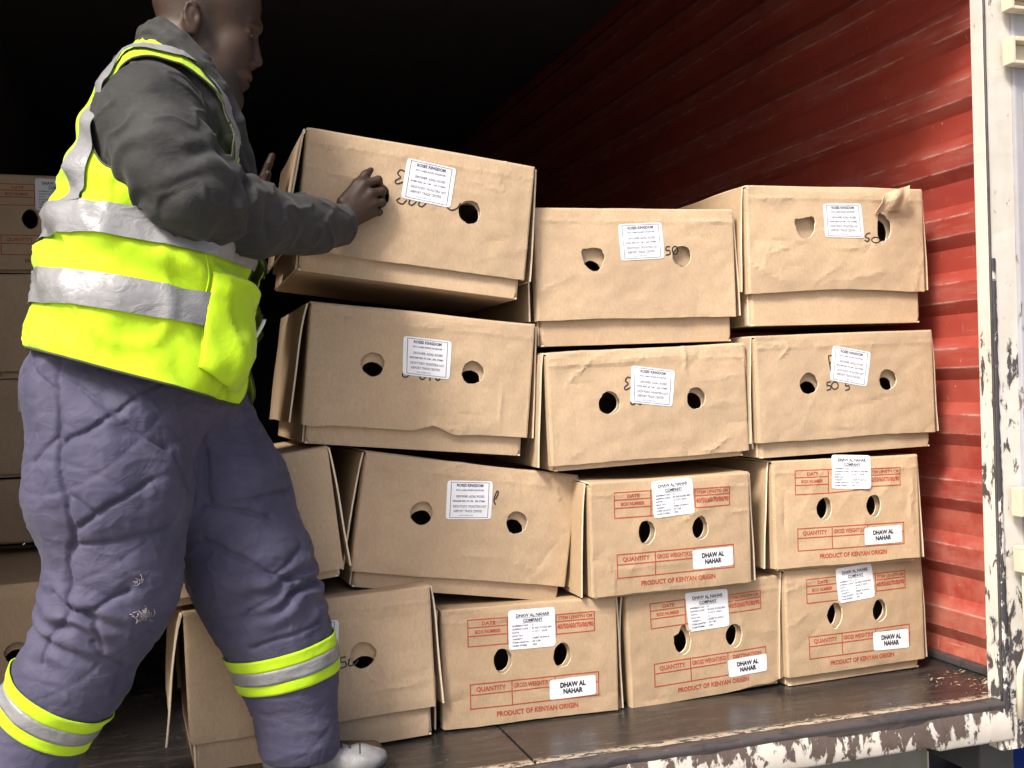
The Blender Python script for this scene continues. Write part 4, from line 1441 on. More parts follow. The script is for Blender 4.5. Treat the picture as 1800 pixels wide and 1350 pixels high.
def hc(a, b, ra, rb, k=0.010):
    return cone(hp(*a), hp(*b), ra * KH, rb * KH, k)

body = [he(360, 2, 0, 90, 78, 64, 0.01), he(398, 6, 0, 61, 62, 55, 0.02), he(396, 82, 0, 46, 72, 46, 0.03), he(386, 136, 0, 42, 46, 42, 0.03),
        hc((404, 176, -6), (404, 176, 6), 19, 19, 0.020)]
for s in (-1, 1):
    body += [hc((358, 100 - 12 * s, 36 * s), (394, 164 - 6 * s, 22 * s), 15, 15, 0.030), he(412, 84 - 9 * s, 27 * s, 22, 18, 17, 0.030),
             hc((449, 42, 5 * s), (436, 44 - 9 * s, 27 * s), 9, 6.5, 0.018)]
body += [hc((445, 60, 0), (449, 98, 0), 7, 9.5, 0.008), he(449, 102, 0, 9.5, 9, 10, 0.007)]
for s in (-1, 1):
    body += [he(440, 108 - 3 * s, 10 * s, 9, 6.5, 6.5, 0.006)]
    body += [he(450, 61 - 9 * s, 27 * s, 14, 7.5, 15, 0.012, -1)]
    body += [he(431, 62 - 9 * s, 26 * s, 9, 7.5, 12, 0.007), hc((441, 58 - 7 * s, 20 * s), (433, 60 - 11 * s, 34 * s), 2.6, 2.4, 0.005)]
body += [he(424, 128, 0, 14, 8, 22, 0.010), he(431, 131, 0, 9, 5.5, 16, 0.005), he(424, 145, 0, 11, 7, 17, 0.005), he(438, 138.5, 0, 16, 1.6, 20, 0.003, -1), he(430, 159, 0, 9, 5, 18, 0.010, -1)]
for s in (-1, 1):
    y0 = -22 * s
    # ear: thin shell standing off the head, rolled rim, hollow concha, lobe
    body += [he(336, 52 + y0, 63 * s, 13, 26, 5.5, 0.006, rot=0.12), he(341, 52 + y0, 71 * s, 6.5, 13, 5, 0.006, -1)]
    rim = [(343, 33), (336, 27), (328, 31), (324, 42), (325, 56), (330, 68)]
    body += [hc((p[0], p[1] + y0, 67 * s), (q[0], q[1] + y0, 67 * s), 3.0, 3.0, 0.003) for p, q in zip(rim[:-1], rim[1:])]
    body += [he(336, 74 + y0, 64 * s, 6.5, 6.5, 4.5, 0.005), he(346, 56 + y0, 64 * s, 3.5, 6, 4, 0.004)]
body += [cone(hp(334, 66, 0), L_['neckb'] + (0.004, 0, 0), 0.060, 0.060, 0.03)]
# trunk, arms and legs under the clothes
body += [cone(L_['neckb'], L_['chest'], 0.062, 0.115, 0.05), cone(L_['chest'], L_['waist'], 0.125, 0.125, 0.05), cone(L_['waist'], L_['pel'], 0.125, 0.13, 0.05)]
body += [cone(L_['chest'] + (0, -0.06, 0.04), L_['sh_r'], 0.08, 0.058, 0.04), cone(L_['sh_r'], L_['el_r'], 0.052, 0.042, 0.02), cone(L_['el_r'], L_['h_wr0'], 0.042, 0.029, 0.02)]
lhand = np.array((0.236, 2.655, 1.335))
body += [cone(L_['chest'] + (0, 0.06, 0.04), L_['sh_l'], 0.08, 0.058, 0.04), cone(L_['sh_l'], L_['el_l'], 0.052, 0.042, 0.02), cone(L_['el_l'], lhand + (-0.03, 0, -0.07), 0.042, 0.028, 0.02)]
body += chain([L_['hip_r'], L_['kn_r'], L_['an_r'], L_['an_r'] + (0.0, 0, -0.06)], [0.085, 0.058, 0.040, 0.038], 0.03)
body += chain([L_['hip_l'], L_['kn_l'], L_['an_l'], L_['an_l'] + (0.01, 0, -0.02)], [0.085, 0.058, 0.040, 0.038], 0.03)
for a in ('an_r', 'an_l'):
    f0 = L_[a].copy(); f0[2] = 0.045
    body += [cone(f0 + (-0.03, 0, 0), f0 + (0.16, -0.01, -0.012), 0.033, 0.026, 0.03)]
# right hand: back of the hand to the outside, fingers hooked into the box's hole
g = lambda n: L_[n]
body += [cone(g('h_wr0'), g('h_wr'), 0.028, 0.0265, 0.015)]
for kn, r1 in (('k1', 0.0120), ('k2', 0.0125), ('k3', 0.0118), ('k4', 0.0108)):
    off = {'k1': (-0.002, 0, 0.010), 'k2': (0, 0, 0.003), 'k3': (0, 0, -0.004), 'k4': (0, 0, -0.011)}[kn]
    body += [cone(g('h_wr') + off, g(kn), 0.0165, r1, 0.011)]
for f, rs in (('i', (0.0108, 0.0098, 0.0090, 0.0075)), ('m', (0.0112, 0.0100, 0.0090, 0.0078)), ('r', (0.0106, 0.0094, 0.0086, 0.0072)), ('p', (0.0096, 0.0084, 0.0078, 0.0066))):
    kn = {'i': 'k1', 'm': 'k2', 'r': 'k3', 'p': 'k4'}[f]
    body += chain([g(kn), g(f + '1'), g(f + '2'), g(f + '3')], rs, 0.0035)
body += chain([g('t0'), g('t1'), g('t2'), g('t3')], (0.0165, 0.0118, 0.0098, 0.0072), 0.008)
# left hand flat on the far end of the same box
body += [cone(lhand + (-0.03, 0, -0.07), lhand, 0.026, 0.024, 0.015)]
for j, dy in enumerate((-0.033, -0.012, 0.010, 0.030)):
    a = lhand + (0.006, dy * 0.8, 0.035)
    body += [cone(lhand + (0, dy * 0.5, 0), a, 0.015, 0.0105, 0.010)]
    body += chain([a, a + (0.012, dy * 0.25, 0.032 - abs(dy) * 0.1), a + (0.020, dy * 0.3, 0.056 - abs(dy) * 0.2)], (0.0102, 0.0092, 0.0075), 0.0035)
body += chain([lhand + (0.0, -0.025, -0.01), lhand + (0.004, -0.052, 0.012), lhand + (0.012, -0.068, 0.034)], (0.014, 0.011, 0.008), 0.008)

V, F = surface_nets(body, 0.0029)
V = smooth_mesh(V, F, 1, 0.4)
person = np_mesh('person', V, F, M['skin'])
tag(person, 'worker in hi-vis vest, dark jacket and quilted trousers reaching for the top box', 'person')

# eyebrows: brow faces lifted a little
VB, FB = V, F
NB = vnormals(VB, FB)
hx = (VB[:, 0] - HO[0]) / KH + 343; hy = 33 - (VB[:, 2] - HO[2]) / 0.00121
hs = (HO[1] - VB[:, 1]) / KH
def grown(name, mask, lift):
    FH = FB[mask[FB].all(1)]
    used, iv = np.unique(FH, return_inverse=True)
    if len(FH):
        np_mesh(name, (VB + NB * lift)[used], iv.reshape(-1, 4), M['hair'], person)
for sg in (1, -1):
    grown('eyebrow', (hx > 424) & (hx < 458) & (np.abs(hy - 41 - (458 - hx) * 0.10) < 4.5) & (hs * sg > 7) & (hs * sg < 42), 0.0010)


# right eye: a sliver between lowered lids; left eye alike
for s in (1, -1):
    V, F = [], []
    nu, nv = 10, 4
    for i in range(nu + 1):
        for j in range(nv + 1):
            u, v = i / nu - 0.5, j / nv - 0.5
            p = hp(437 + 8 * u - abs(u) * 2, 64.5 + 3.5 * u + v * 2.4 * (1 - (2 * u) ** 2) - 9 * s, (27 - 9 * u) * s)
            c = hp(431, 62 - 9 * s, 26 * s)
            d = (p - c) / np.array((9 * KH, 12 * KH, 7.5 * 0.00121))
            p = c + (d / np.linalg.norm(d)) * 1.06 * np.array((9 * KH, 12 * KH, 7.5 * 0.00121))
            V.append(p)
    for i in range(nu):
        for j in range(nv):
            F.append((i * (nv + 1) + j, (i + 1) * (nv + 1) + j, (i + 1) * (nv + 1) + j + 1, i * (nv + 1) + j + 1))
    mesh_obj('eye', V, F, M['eye'], person, smooth=True)

# ------------------------------------------------------------------ jacket
jk = [cone((0.0, 2.30, 1.47), L_['chest'], 0.10, 0.135, 0.05), cone(L_['chest'], L_['waist'], 0.14, 0.135, 0.05), ell((-0.02, 2.30, 1.10), (0.175, 0.20, 0.16), 0.06)]
jk += [ell((0.0, 2.30, 1.335), (0.132, 0.200, 0.150), 0.05), cone(L_['chest'] + (0, -0.07, 0.03), L_['sh_r'] + (0, 0, -0.015), 0.09, 0.085, 0.05)]
jk += [cone((-0.052, 2.185, 1.27), (-0.045, 2.175, 1.37), 0.078, 0.075, 0.03), cone((-0.052, 2.415, 1.27), (-0.045, 2.425, 1.37), 0.078, 0.075, 0.03)]
jk += [cone((0.004, 2.255, 1.485), (-0.012, 2.140, 1.402), 0.052, 0.078, 0.03), cone((0.004, 2.345, 1.485), (0.0, 2.46, 1.41), 0.052, 0.078, 0.03)]
jk += chain([L_['sh_r'] + (0.005, 0.0, -0.018), L_['sh_r'] * 0.45 + L_['el_r'] * 0.55 + (0.0, -0.005, 0), L_['el_r'] + (0.012, 0.005, 0.01), L_['fore_r'], L_['fore_r'] * 0.35 + L_['cuff_r'] * 0.65 + (0, 0, -0.004), L_['cuff_r']], [0.090, 0.092, 0.082, 0.071, 0.058, 0.049], 0.03)
jk += [cone(L_['chest'] + (0, 0.07, 0.05), L_['sh_l'], 0.10, 0.092, 0.05)]
jk += chain([L_['sh_l'], L_['el_l'], lhand + (-0.03, 0, -0.06)], [0.095, 0.080, 0.050], 0.03)
# collar: two rolled layers standing round the neck and running down the open front
cc = [(-0.012, 2.3, 1.572), (0.002, 2.240, 1.556), (0.036, 2.208, 1.524), (0.076, 2.197, 1.482), (0.113, 2.200, 1.433), (0.146, 2.214, 1.379), (0.169, 2.236, 1.326), (0.182, 2.256, 1.270)]
for sg in (1, -1):
    P1 = [np.array((x, 2.3 + (y - 2.3) * sg, z)) for x, y, z in cc]
    jk += chain([p + (-0.004, 0, 0.012) for p in P1], [0.024, 0.026, 0.027, 0.027, 0.025, 0.023, 0.021, 0.018], 0.006)
    jk += chain([p + (-0.013, -0.008 * sg, -0.020) for p in P1], [0.022, 0.024, 0.025, 0.025, 0.024, 0.022, 0.020, 0.018], 0.007)
    jk += chain([p + (0.008, 0.006 * sg, 0.030) for p in P1[:6]], [0.015, 0.017, 0.018, 0.017, 0.015, 0.012], 0.006)
# keep the neck opening and the cuff mouth hollow
jk += [cone(hp(350, 55, 0), (0.030, 2.3, 1.53), 0.062, 0.055, 0.01, -1)]
jk += [cone(L_['cuff_r'] + (0.012, 0.012, 0.003), L_['wr_r'] + (0.02, 0.02, 0.006), 0.036, 0.040, 0.006, -1)]
V, F = surface_nets(jk, 0.0042)
N = vnormals(V, F)
# sleeve folds: rings pressed together round the elbow plus long drag folds along the arm
ea, ef = L_['el_r'], L_['cuff_r']
su = L_['sh_r']
ax1 = (ea - su) / np.linalg.norm(ea - su); ax2 = (ef - ea) / np.linalg.norm(ef - ea)
t1 = (V - su) @ ax1; t2 = (V - ea) @ ax2
r1 = np.linalg.norm(V - su - t1[:, None] * ax1, axis=1); r2 = np.linalg.norm(V - ea - t2[:, None] * ax2, axis=1)
w1 = np.exp(-((t1 - 0.16) / 0.09) ** 2) * (r1 < 0.16); w2 = np.exp(-((t2 - 0.10) / 0.10) ** 2) * (r2 < 0.15)
n1 = fbm(V, (7, 7, 7), 3.3, 2); n2 = fbm(V, (16, 16, 24), 8.1, 2)
dsp = w1 * 0.0055 * np.sin(t1 * 75 + n1 * 5.0) + w2 * 0.0055 * np.sin(t2 * 70 + n1 * 6 + 1.0)
dsp += 0.0055 * n1 + 0.0018 * n2 + 0.0055 * np.clip(1 - np.abs(fbm(V, (8, 8, 13), 4.7, 2)) * 4.5, 0, 1) ** 2
nearcuff = np.exp(-((t2 - np.linalg.norm(ef - ea)) / 0.05) ** 2)
dsp *= (1 - 0.6 * nearcuff)
# creases on the collar run with it
dc = np.full(len(V), 9.0)
for sg in (1, -1):
    for a, b in zip(cc[:-1], cc[1:]):
        A = np.array((a[0], 2.3 + (a[1] - 2.3) * sg, a[2])); Bb = np.array((b[0], 2.3 + (b[1] - 2.3) * sg, b[2]))
        t = np.clip(((V - A) @ (Bb - A)) / ((Bb - A) @ (Bb - A)), 0, 1)
        dc = np.minimum(dc, np.linalg.norm(V - A - t[:, None] * (Bb - A), axis=1))
wc = np.exp(-(dc / 0.05) ** 4)
dsp = dsp * (1 - wc * 0.75) + wc * 0.0025 * np.sin(dc * 420 + n1 * 6)
V = V + N * dsp[:, None]
V = smooth_mesh(V, F, 1, 0.3)
jacket = np_mesh('jacket', V, F, M['jacket'], person)

# ------------------------------------------------------------------ trousers
tr = [ell(L_['pel'] + (0.015, 0.0, -0.05), (0.205, 0.185, 0.15), 0.05), cone(L_['pel'] + (0.02, 0, 0.02), L_['waist'] + (0, 0, 0.04), 0.165, 0.150, 0.05)]
tr += chain([L_['hip_r'] + (0.0, 0.012, 0.01), L_['th_r'] + (0.004, 0.01, 0), L_['kn_r'] + (0.004, 0.008, 0.03), L_['kn_r'] + (-0.022, 0.01, -0.035), L_['sh1_r'], L_['an_r'], L_['an_r'] + (-0.02, 0.005, -0.035)], [0.152, 0.146, 0.113, 0.108, 0.094, 0.090, 0.088], 0.05)
tr += chain([L_['hip_l'], L_['th_l'] + (-0.012, 0, 0), L_['kn_l'] + (-0.012, 0, 0.02), L_['sh0_l'] + (-0.012, 0, 0.03), L_['sh0_l'], L_['sh1_l'], L_['an_l'] + (0, 0, 0.02)], [0.145, 0.140, 0.128, 0.112, 0.098, 0.094, 0.088], 0.045)
tr += [cone(L_['an_l'] + (0, 0, -0.06), L_['an_l'] + (0, 0, -0.03), 0.10, 0.075, 0.01, -1)]
V, F = surface_nets(tr, 0.0035)
N = vnormals(V, F)
stitch_near = {'seam': [(-0.184, 0.932), (-0.187, 0.84), (-0.183, 0.746), (-0.172, 0.661), (-0.167, 0.598), (-0.171, 0.525), (-0.177, 0.444)],
 'd1': [(-0.179, 0.754), (-0.092, 0.808), (0.011, 0.874)], 'd2': [(-0.231, 0.898), (-0.187, 0.848)], 'd3': [(-0.232, 0.725), (-0.208, 0.749), (-0.188, 0.765)],
 'd4': [(-0.165, 0.6), (-0.096, 0.644), (-0.026, 0.683)], 'd5': [(-0.185, 0.882), (-0.102, 0.819), (-0.053, 0.772), (-0.001, 0.74)], 'd6': [(-0.166, 0.663), (-0.12, 0.625)],
 'k1': [(-0.202, 0.484), (-0.177, 0.444), (-0.132, 0.454), (-0.074, 0.479)], 'k2': [(-0.168, 0.567), (-0.087, 0.572), (0.004, 0.6)],
 's1': [(-0.227, 0.348), (-0.214, 0.395), (-0.177, 0.442)], 's2': [(-0.136, 0.385), (-0.12, 0.354), (-0.088, 0.336)], 'd7': [(-0.17, 0.462), (-0.135, 0.432), (-0.117, 0.362)], 'd8': [(0.018, 0.726), (0.037, 0.66), (0.062, 0.61)]}
stitch_far = {'f1': [(0.067, 0.833), (0.075, 0.746), (0.08, 0.625)], 'f2': [(0.114, 0.615), (0.202, 0.625), (0.25, 0.629)], 'f3': [(0.072, 0.546), (0.152, 0.499), (0.199, 0.465), (0.306, 0.432)],
 'f4': [(0.199, 0.465), (0.229, 0.481), (0.26, 0.515)], 'f5': [(0.233, 0.419), (0.306, 0.429)], 'f6': [(0.15, 0.396), (0.197, 0.416), (0.246, 0.437)], 'f7': [(0.16, 0.317), (0.231, 0.334), (0.304, 0.352)], 'f8': [(0.068, 0.618), (0.201, 0.58)]}
n1 = fbm(V, (9, 9, 9), 1.7, 2); n2 = fbm(V, (26, 26, 17), 5.5, 2); n3 = fbm(V, (13, 13, 40), 2.5, 2)
x, z = V[:, 0] + 0.006 * n2, V[:, 2] + 0.006 * n1
side = np.clip(-N[:, 1] * 1.6 + 0.2, 0, 1)
def chain_dist(names):
    d = np.full(len(V), 9.0)
    for a, b in zip(names[:-1], names[1:]):
        A0, B0 = L_[a], L_[b]
        t = np.clip(((V - A0) @ (B0 - A0)) / ((B0 - A0) @ (B0 - A0)), 0, 1)
        d = np.minimum(d, np.linalg.norm(V - A0 - t[:, None] * (B0 - A0), axis=1))
    return d
left_leg = chain_dist(['hip_l', 'th_l', 'kn_l', 'sh0_l', 'sh1_l', 'an_l']) < chain_dist(['hip_r', 'th_r', 'kn_r', 'sh1_r', 'an_r'])
dmin = np.full(len(V), 9.0)
groove = np.zeros(len(V))
for nm, poly in stitch_near.items():
    q = seg_dist(x, z, poly)
    ww = np.where(left_leg, 0, 1)
    groove += ww * (1.0 if nm in ('seam', 'd1', 'd4', 'k1') else 0.75) * np.exp(-(q / 0.0044) ** 2)
    dmin = np.where(ww > 0, np.minimum(dmin, q), dmin)
for nm, poly in stitch_far.items():
    q = seg_dist(x, z, poly)
    ww = np.where(left_leg, 1, 0)
    groove += ww * 0.9 * np.exp(-(q / 0.0050) ** 2)
    dmin = np.where(ww > 0, np.minimum(dmin, q), dmin)
# quilting elsewhere (back, inside): plain diamond stitching
dd1 = np.abs(((V[:, 0] + V[:, 1]) * 0.5 + V[:, 2] * 0.8) / 0.16 % 1 - 0.5) * 0.16
dd2 = np.abs((-(V[:, 0] + V[:, 1]) * 0.5 + V[:, 2] * 0.8) / 0.16 % 1 - 0.5) * 0.16
oth = 1 - side
groove = groove * side + np.maximum(oth * 0.8, 0.20) * (np.exp(-(dd1 / 0.0048) ** 2) + np.exp(-(dd2 / 0.0048) ** 2))
puff = np.where(dmin < 1, np.tanh(dmin / 0.035), 0.5) * 0.0045 * side
pucker = np.exp(-(dmin / 0.03) ** 2) * 0.0030 * n2
rid = np.clip(1 - np.abs(fbm(V, (11, 11, 15), 9.2, 2)) * 4.0, 0, 1) ** 2
dsp = -0.0080 * np.minimum(groove, 1.1) + puff + pucker * side + 0.0042 * n1 + 0.0010 * n2 + 0.0016 * n3 + 0.0017 * rid
# folds behind the bent knees
kr = np.exp(-(((V[:, 0] + 0.17) / 0.08) ** 2 + ((V[:, 2] - 0.42) / 0.08) ** 2)) * (~left_leg)
dsp += kr * 0.008 * np.sin((V[:, 2] * 0.8 + V[:, 0] * 0.5) * 150 + n1 * 3)
kl = np.exp(-(((V[:, 0] - 0.24) / 0.10) ** 2 + ((V[:, 2] - 0.42) / 0.06) ** 2)) * left_leg
dsp += kl * 0.009 * np.sin((V[:, 2] - V[:, 0] * 0.35) * 130 + n1 * 3)
V = V + N * dsp[:, None]
up = np.clip((V[:, 2] - 0.80) / 0.10, 0, 1)          # tucked in under the vest
dy = V[:, 1] - 2.30
V[:, 1] = 2.30 + np.where(np.abs(dy) > 0.19, np.sign(dy) * (0.19 + (np.abs(dy) - 0.19) * (1 - 0.75 * up)), dy)
V = smooth_mesh(V, F, 1, 0.25)
trousers = np_mesh('trousers', V, F, M['trouser'], person)
tbvh = BVHTree.FromPolygons([Vector(v) for v in V], F.tolist())

fr = random.Random(3)
M['thread'] = simple('torn_white_thread', (0.27, 0.24, 0.26), 0.8)
for cx_, cz_, nn, sz in ((-0.050, 0.428, 46, 0.024), (-0.058, 0.492, 7, 0.012)):
    V_, F_ = [], []
    for i in range(nn):
        a0 = fr.uniform(0, 6.28); r0 = fr.uniform(0, sz * 0.8)
        dr_ = fr.gauss(0.2, 0.7); ln_ = fr.uniform(0.001, 0.0038)
        P_ = []
        for k in range(5):
            px_, pz_ = cx_ + math.cos(a0) * r0 + k * ln_ * math.cos(dr_ + k * 0.35), cz_ + math.sin(a0) * r0 * 0.6 + k * ln_ * math.sin(dr_ + k * 0.35)
            h = tbvh.ray_cast(Vector((px_, 1.6, pz_)), Vector((0, 1, 0)), 1.0)
            P_.append((h[0] if h[0] is not None else Vector((px_, 2.05, pz_))) + Vector((0, -0.0015 - 0.004 * fr.random() * (k in (2, 3)), 0)))
        v_, f_ = tube(P_, fr.uniform(0.0004, 0.0008), 4, False)
        b_ = len(V_); V_ += v_; F_ += [tuple(q + b_ for q in f) for f in f_]
    tag(mesh_obj('frayed_threads', V_, F_, M['thread'], trousers, smooth=True), kind='stuff')

def leg_band(axis_a, axis_b, t0, t1, mat, name, off=0.003, n=72, rows=5):
    A, Bq = Vector(axis_a), Vector(axis_b)
    ax = (Bq - A).normalized()
    e1 = ax.cross(Vector((0, 1, 0))).normalized(); e2 = ax.cross(e1)
    V, F = [], []
    R = np.zeros((rows + 1, n))
    for i in range(rows + 1):
        o = A + ax * (t0 + (t1 - t0) * i / rows)
        for k in range(n):
            th = 2 * math.pi * k / n
            d = e1 * math.cos(th) + e2 * math.sin(th)
            h = tbvh.ray_cast(o + d * 0.25, -d, 0.25)
            R[i, k] = (h[0] - o).length if h[0] is not None else 0.1
    R = np.minimum(R, np.median(R) * 1.25)
    R = (np.roll(R, 1, 1) + 2 * R + np.roll(R, -1, 1)) / 4
    for i in range(rows + 1):
        o = A + ax * (t0 + (t1 - t0) * i / rows)
        for k in range(n):
            th = 2 * math.pi * k / n
            V.append(o + (e1 * math.cos(th) + e2 * math.sin(th)) * (R[i, k] + off))
    for i in range(rows):
        for k in range(n):
            F.append((i * n + k, i * n + (k + 1) % n, (i + 1) * n + (k + 1) % n, (i + 1) * n + k))
    o = mesh_obj(name, V, F, M[mat], trousers, smooth=True)
    sm = o.modifiers.new('thickness', 'SOLIDIFY'); sm.thickness = 0.003; sm.offset = 1
    return o
ra, rb = L_['sh1_r'], L_['an_r']
la, lb = L_['sh0_l'], L_['sh0_l'] + (0.016, 0.0, -0.09)
for a, b, s0 in ((ra, rb, 0.030), (la, lb, 0.030)):
    leg_band(a, b, s0, s0 + 0.026, 'hivis', 'yellow_band', 0.003)
    leg_band(a, b, s0 + 0.0262, s0 + 0.056, 'reflect', 'reflective_band', 0.0045)
    leg_band(a, b, s0 + 0.0562, s0 + 0.080, 'hivis', 'yellow_band', 0.003)

# ------------------------------------------------------------------ boots
for nm, a, dirx in (('an_l', L_['an_l'], 1), ('an_r', L_['an_r'], 1)):
    f0 = a.copy(); f0[2] = 0
    if nm == 'an_l':
        h0, toe = f0 + (-0.035, 0.005, 0), f0 + (0.185, -0.03, 0)
    else:
        h0, toe = f0 + (-0.075, 0.0, 0), f0 + (0.145, -0.02, 0)
    bt = [cone(h0 + (0, 0, 0.040), h0 + (0.025, 0, 0.085), 0.040, 0.046, 0.03), cone(h0 + (0.02, 0, 0.040), toe + (-0.050, 0, 0.026), 0.042, 0.030, 0.03), ell(toe + (-0.045, 0, 0.028), (0.052, 0.045, 0.027), 0.02)]
    bt += [ell((h0 + toe) / 2 + (0, 0, -0.03), (0.3, 0.3, 0.036), 0.004, -1)]
    V, F = surface_nets(bt, 0.004)
    N = vnormals(V, F)
    V = V + N * (0.004 * fbm(V, (20, 20, 30), 4.4, 2))[:, None]
    bo = np_mesh('boot', V, F, M['boot'], person)
    bb = BVHTree.FromPolygons([Vector(v) for v in V], F.tolist())
    fd = Vector(toe - h0).normalized(); sdv = Vector((-fd.y, fd.x, 0))
    def over(t_, w_, n_=14):
        P_ = []
        for q in range(n_ + 1):
            o_ = Vector(h0) + fd * t_ + sdv * (w_ * (q / n_ - 0.5) * 2)
            h_ = bb.ray_cast(o_ + Vector((0, 0, 0.4)), Vector((0, 0, -1)), 0.5)
            if h_[0] is not None:
                P_.append(h_[0] + Vector((0, 0, 0.0008)))
        return P_
    for t_ in (0.095, 0.112, 0.129, 0.146):
        v_, f_ = tube(over(t_, 0.022), 0.0026, 6)
        mesh_obj('lace', v_, f_, M['sole'], bo, smooth=True)
    v_, f_ = tube(over(0.168, 0.040), 0.0016, 6)
    mesh_obj('toe_seam', v_, f_, M['sole'], bo, smooth=True)
    so = [cone(h0 + (0.005, 0, 0.008), toe + (-0.045, 0, 0.008), 0.046, 0.050, 0.01)]
    so += [ell((h0 + toe) / 2 + (0, 0, -0.5), (4, 4, 0.502), 0.002, -1), ell((h0 + toe) / 2 + (0, 0, 0.52), (4, 4, 0.507), 0.002, -1)]
    V, F = surface_nets(so, 0.0045)
    np_mesh('sole', V, F, M['sole'], bo)

# ------------------------------------------------------------------ hi-vis vest: rings from hem to neck (back x/z, front x/z, half width)
RG = [(-0.272, 0.945, 0.150, 0.815, 0.262), (-0.246, 1.058, 0.174, 0.985, 0.250), (-0.226, 1.166, 0.180, 1.100, 0.236), (-0.198, 1.259, 0.176, 1.214, 0.224),
      (-0.161, 1.358, 0.168, 1.326, 0.224), (-0.124, 1.447, 0.150, 1.416, 0.206), (-0.085, 1.508, 0.110, 1.478, 0.158), (-0.050, 1.556, 0.072, 1.528, 0.086)]
RG = np.array(RG)
def _ring(v):
    v = min(max(v, 0.0), len(RG) - 1.0001)
    i = int(v); t = v - i
    g = lambda k: RG[min(max(k, 0), len(RG) - 1)]
    a, b, c, d = g(i - 1), g(i), g(i + 1), g(i + 2)
    return tuple(0.5 * (2 * b + (c - a) * t + (2 * a - 5 * b + 4 * c - d) * t * t + (3 * b - a - 3 * c + d) * t ** 3))
_RT = [_ring(k / 100.0) for k in range(701)]
def ring_at(v):
    q = min(max(v * 100.0, 0.0), 699.999)
    i = int(q); t = q - i
    return tuple(a + (b - a) * t for a, b in zip(_RT[i], _RT[i + 1]))
YV = 2.30
def vest_pt(u, v, off=0.0):
    """u in degrees: 0 front, 90 far side, 180 back, 270 near side"""
    xb, zb, xf, zf, hw = ring_at(v)
    c, s = math.cos(rad(u)), math.sin(rad(u))
    e = 2 / 2.35
    cc_, ss = math.copysign(abs(c) ** e, c), math.copysign(abs(s) ** e, s)
    mx, mz = (xb + xf) / 2, (zb + zf) / 2
    hx, hz = (xf - xb) / 2, (zf - zb) / 2
    p = Vector((mx + hx * cc_, YV + hw * ss, mz + hz * cc_))
    if v > 5:      # shoulder seam rises between front and back
        p.z += 0.006 * abs(s) ** 2 * min(1, v - 5)
    return p
def vest_fold(u, v):
    a = 0.0
    p = (math.cos(rad(u)) * 1.2, math.sin(rad(u)) * 1.2, v * 0.55)
    low = min(1, max(0.0, (5.2 - v) / 2.0)) * 0.8 + 0.2
    a += 0.015 * mnoise.noise((p[0] * 1.3 + 3, p[1] * 1.3, p[2] * 1.6)) * low
    # drag folds running from under the arm down towards the back hem
    a += 0.0125 * math.sin(v * 6.5 + u * 0.055 + 2.2 * mnoise.noise((p[0] * 1.5, p[1] * 1.5, v * 0.5))) * low * (0.4 + 0.6 * abs(mnoise.noise((p[0] * 2, p[1] * 2, v * 0.7 + 9))) * 2)
    a += 0.003 * mnoise.noise((p[0] * 7, p[1] * 7, v * 3.3)) * low
    q_ = mnoise.noise((p[0] * 1.6 + 0.35 * v, p[1] * 1.6, v * 0.95 + 0.02 * u * 0.5))
    a += 0.0085 * max(0.0, 1 - abs(q_) * 5.0) ** 2 * low
    if v < 0.7:
        a += (0.7 - v) * 0.010 * math.sin(rad(u) * 5 + 1)
    return a
def vest_surf(u, v, off=0.0):
    p = vest_pt(u, v)
    du = (vest_pt(u + 1.5, v) - vest_pt(u - 1.5, v)); dv = (vest_pt(u, v + 0.04) - vest_pt(u, v - 0.04))
    n = du.cross(dv)
    n = n.normalized() if n.length > 1e-9 else Vector((0, 0, 1))
    return p + n * (vest_fold(u, v) + off)

# armholes in (u, v): centre and half sizes
AH = dict(c=(272.0, 4.48), r=(50.0, 1.38))
def ah_val(u, v, uc):
    d = (u - uc + 180) % 360 - 180
    r0 = AH['r'][0] * (1.0 - 0.10 * max(0, v - 5.2))
    return abs(d / r0) ** 2.4 + abs((v - AH['c'][1]) / AH['r'][1]) ** 2.4
def ah_point(th, uc):
    c, s = math.cos(th), math.sin(th)
    k = 1.0
    for _ in range(14):
        u, v = uc + AH['r'][0] * c * k, AH['c'][1] + AH['r'][1] * s * k
        k *= ah_val(u, v, uc) ** (-1 / 2.4)
    return uc + AH['r'][0] * c * k, AH['c'][1] + AH['r'][1] * s * k

# (u, v) plan triangulated with the two armholes and the front opening left out
U0, U1, VT = 7.0, 352.0, 6.98
nU, nV = 170, 120
pts, edges = [], []
def addloop(Lp):
    b = len(pts)
    pts.extend(Lp)
    edges.extend([(b + i, b + (i + 1) % len(Lp)) for i in range(len(Lp))])
outer = [(U0 + (U1 - U0) * i / nU, 0.0) for i in range(nU)] + [(U1, VT * j / nV) for j in range(nV)] + [(U1 - (U1 - U0) * i / nU, VT) for i in range(nU)] + [(U0, VT - VT * j / nV) for j in range(nV)]
SCV = 40.0
loops = [[(a, b * SCV) for a, b in [ah_point(2 * math.pi * k / 90, uc) for k in range(90)]] for uc in (272.0, 88.0)]
addloop([(a, b * SCV) for a, b in outer])
for lp in loops:
    addloop(lp)
rng = random.Random(77)
for i in range(1, nU):
    for j in range(1, nV):
        u, v = U0 + (U1 - U0) * (i + rng.uniform(-.15, .15)) / nU, VT * (j + rng.uniform(-.15, .15)) / nV
        if min(ah_val(u, v, 272.0), ah_val(u, v, 88.0)) > 1.06:
            pts.append((u, v * SCV))
res = delaunay_2d_cdt([Vector(p) for p in pts], edges, [], 0, 1e-6)
VV = [(p.x, p.y / SCV) for p in res[0]]
F = []
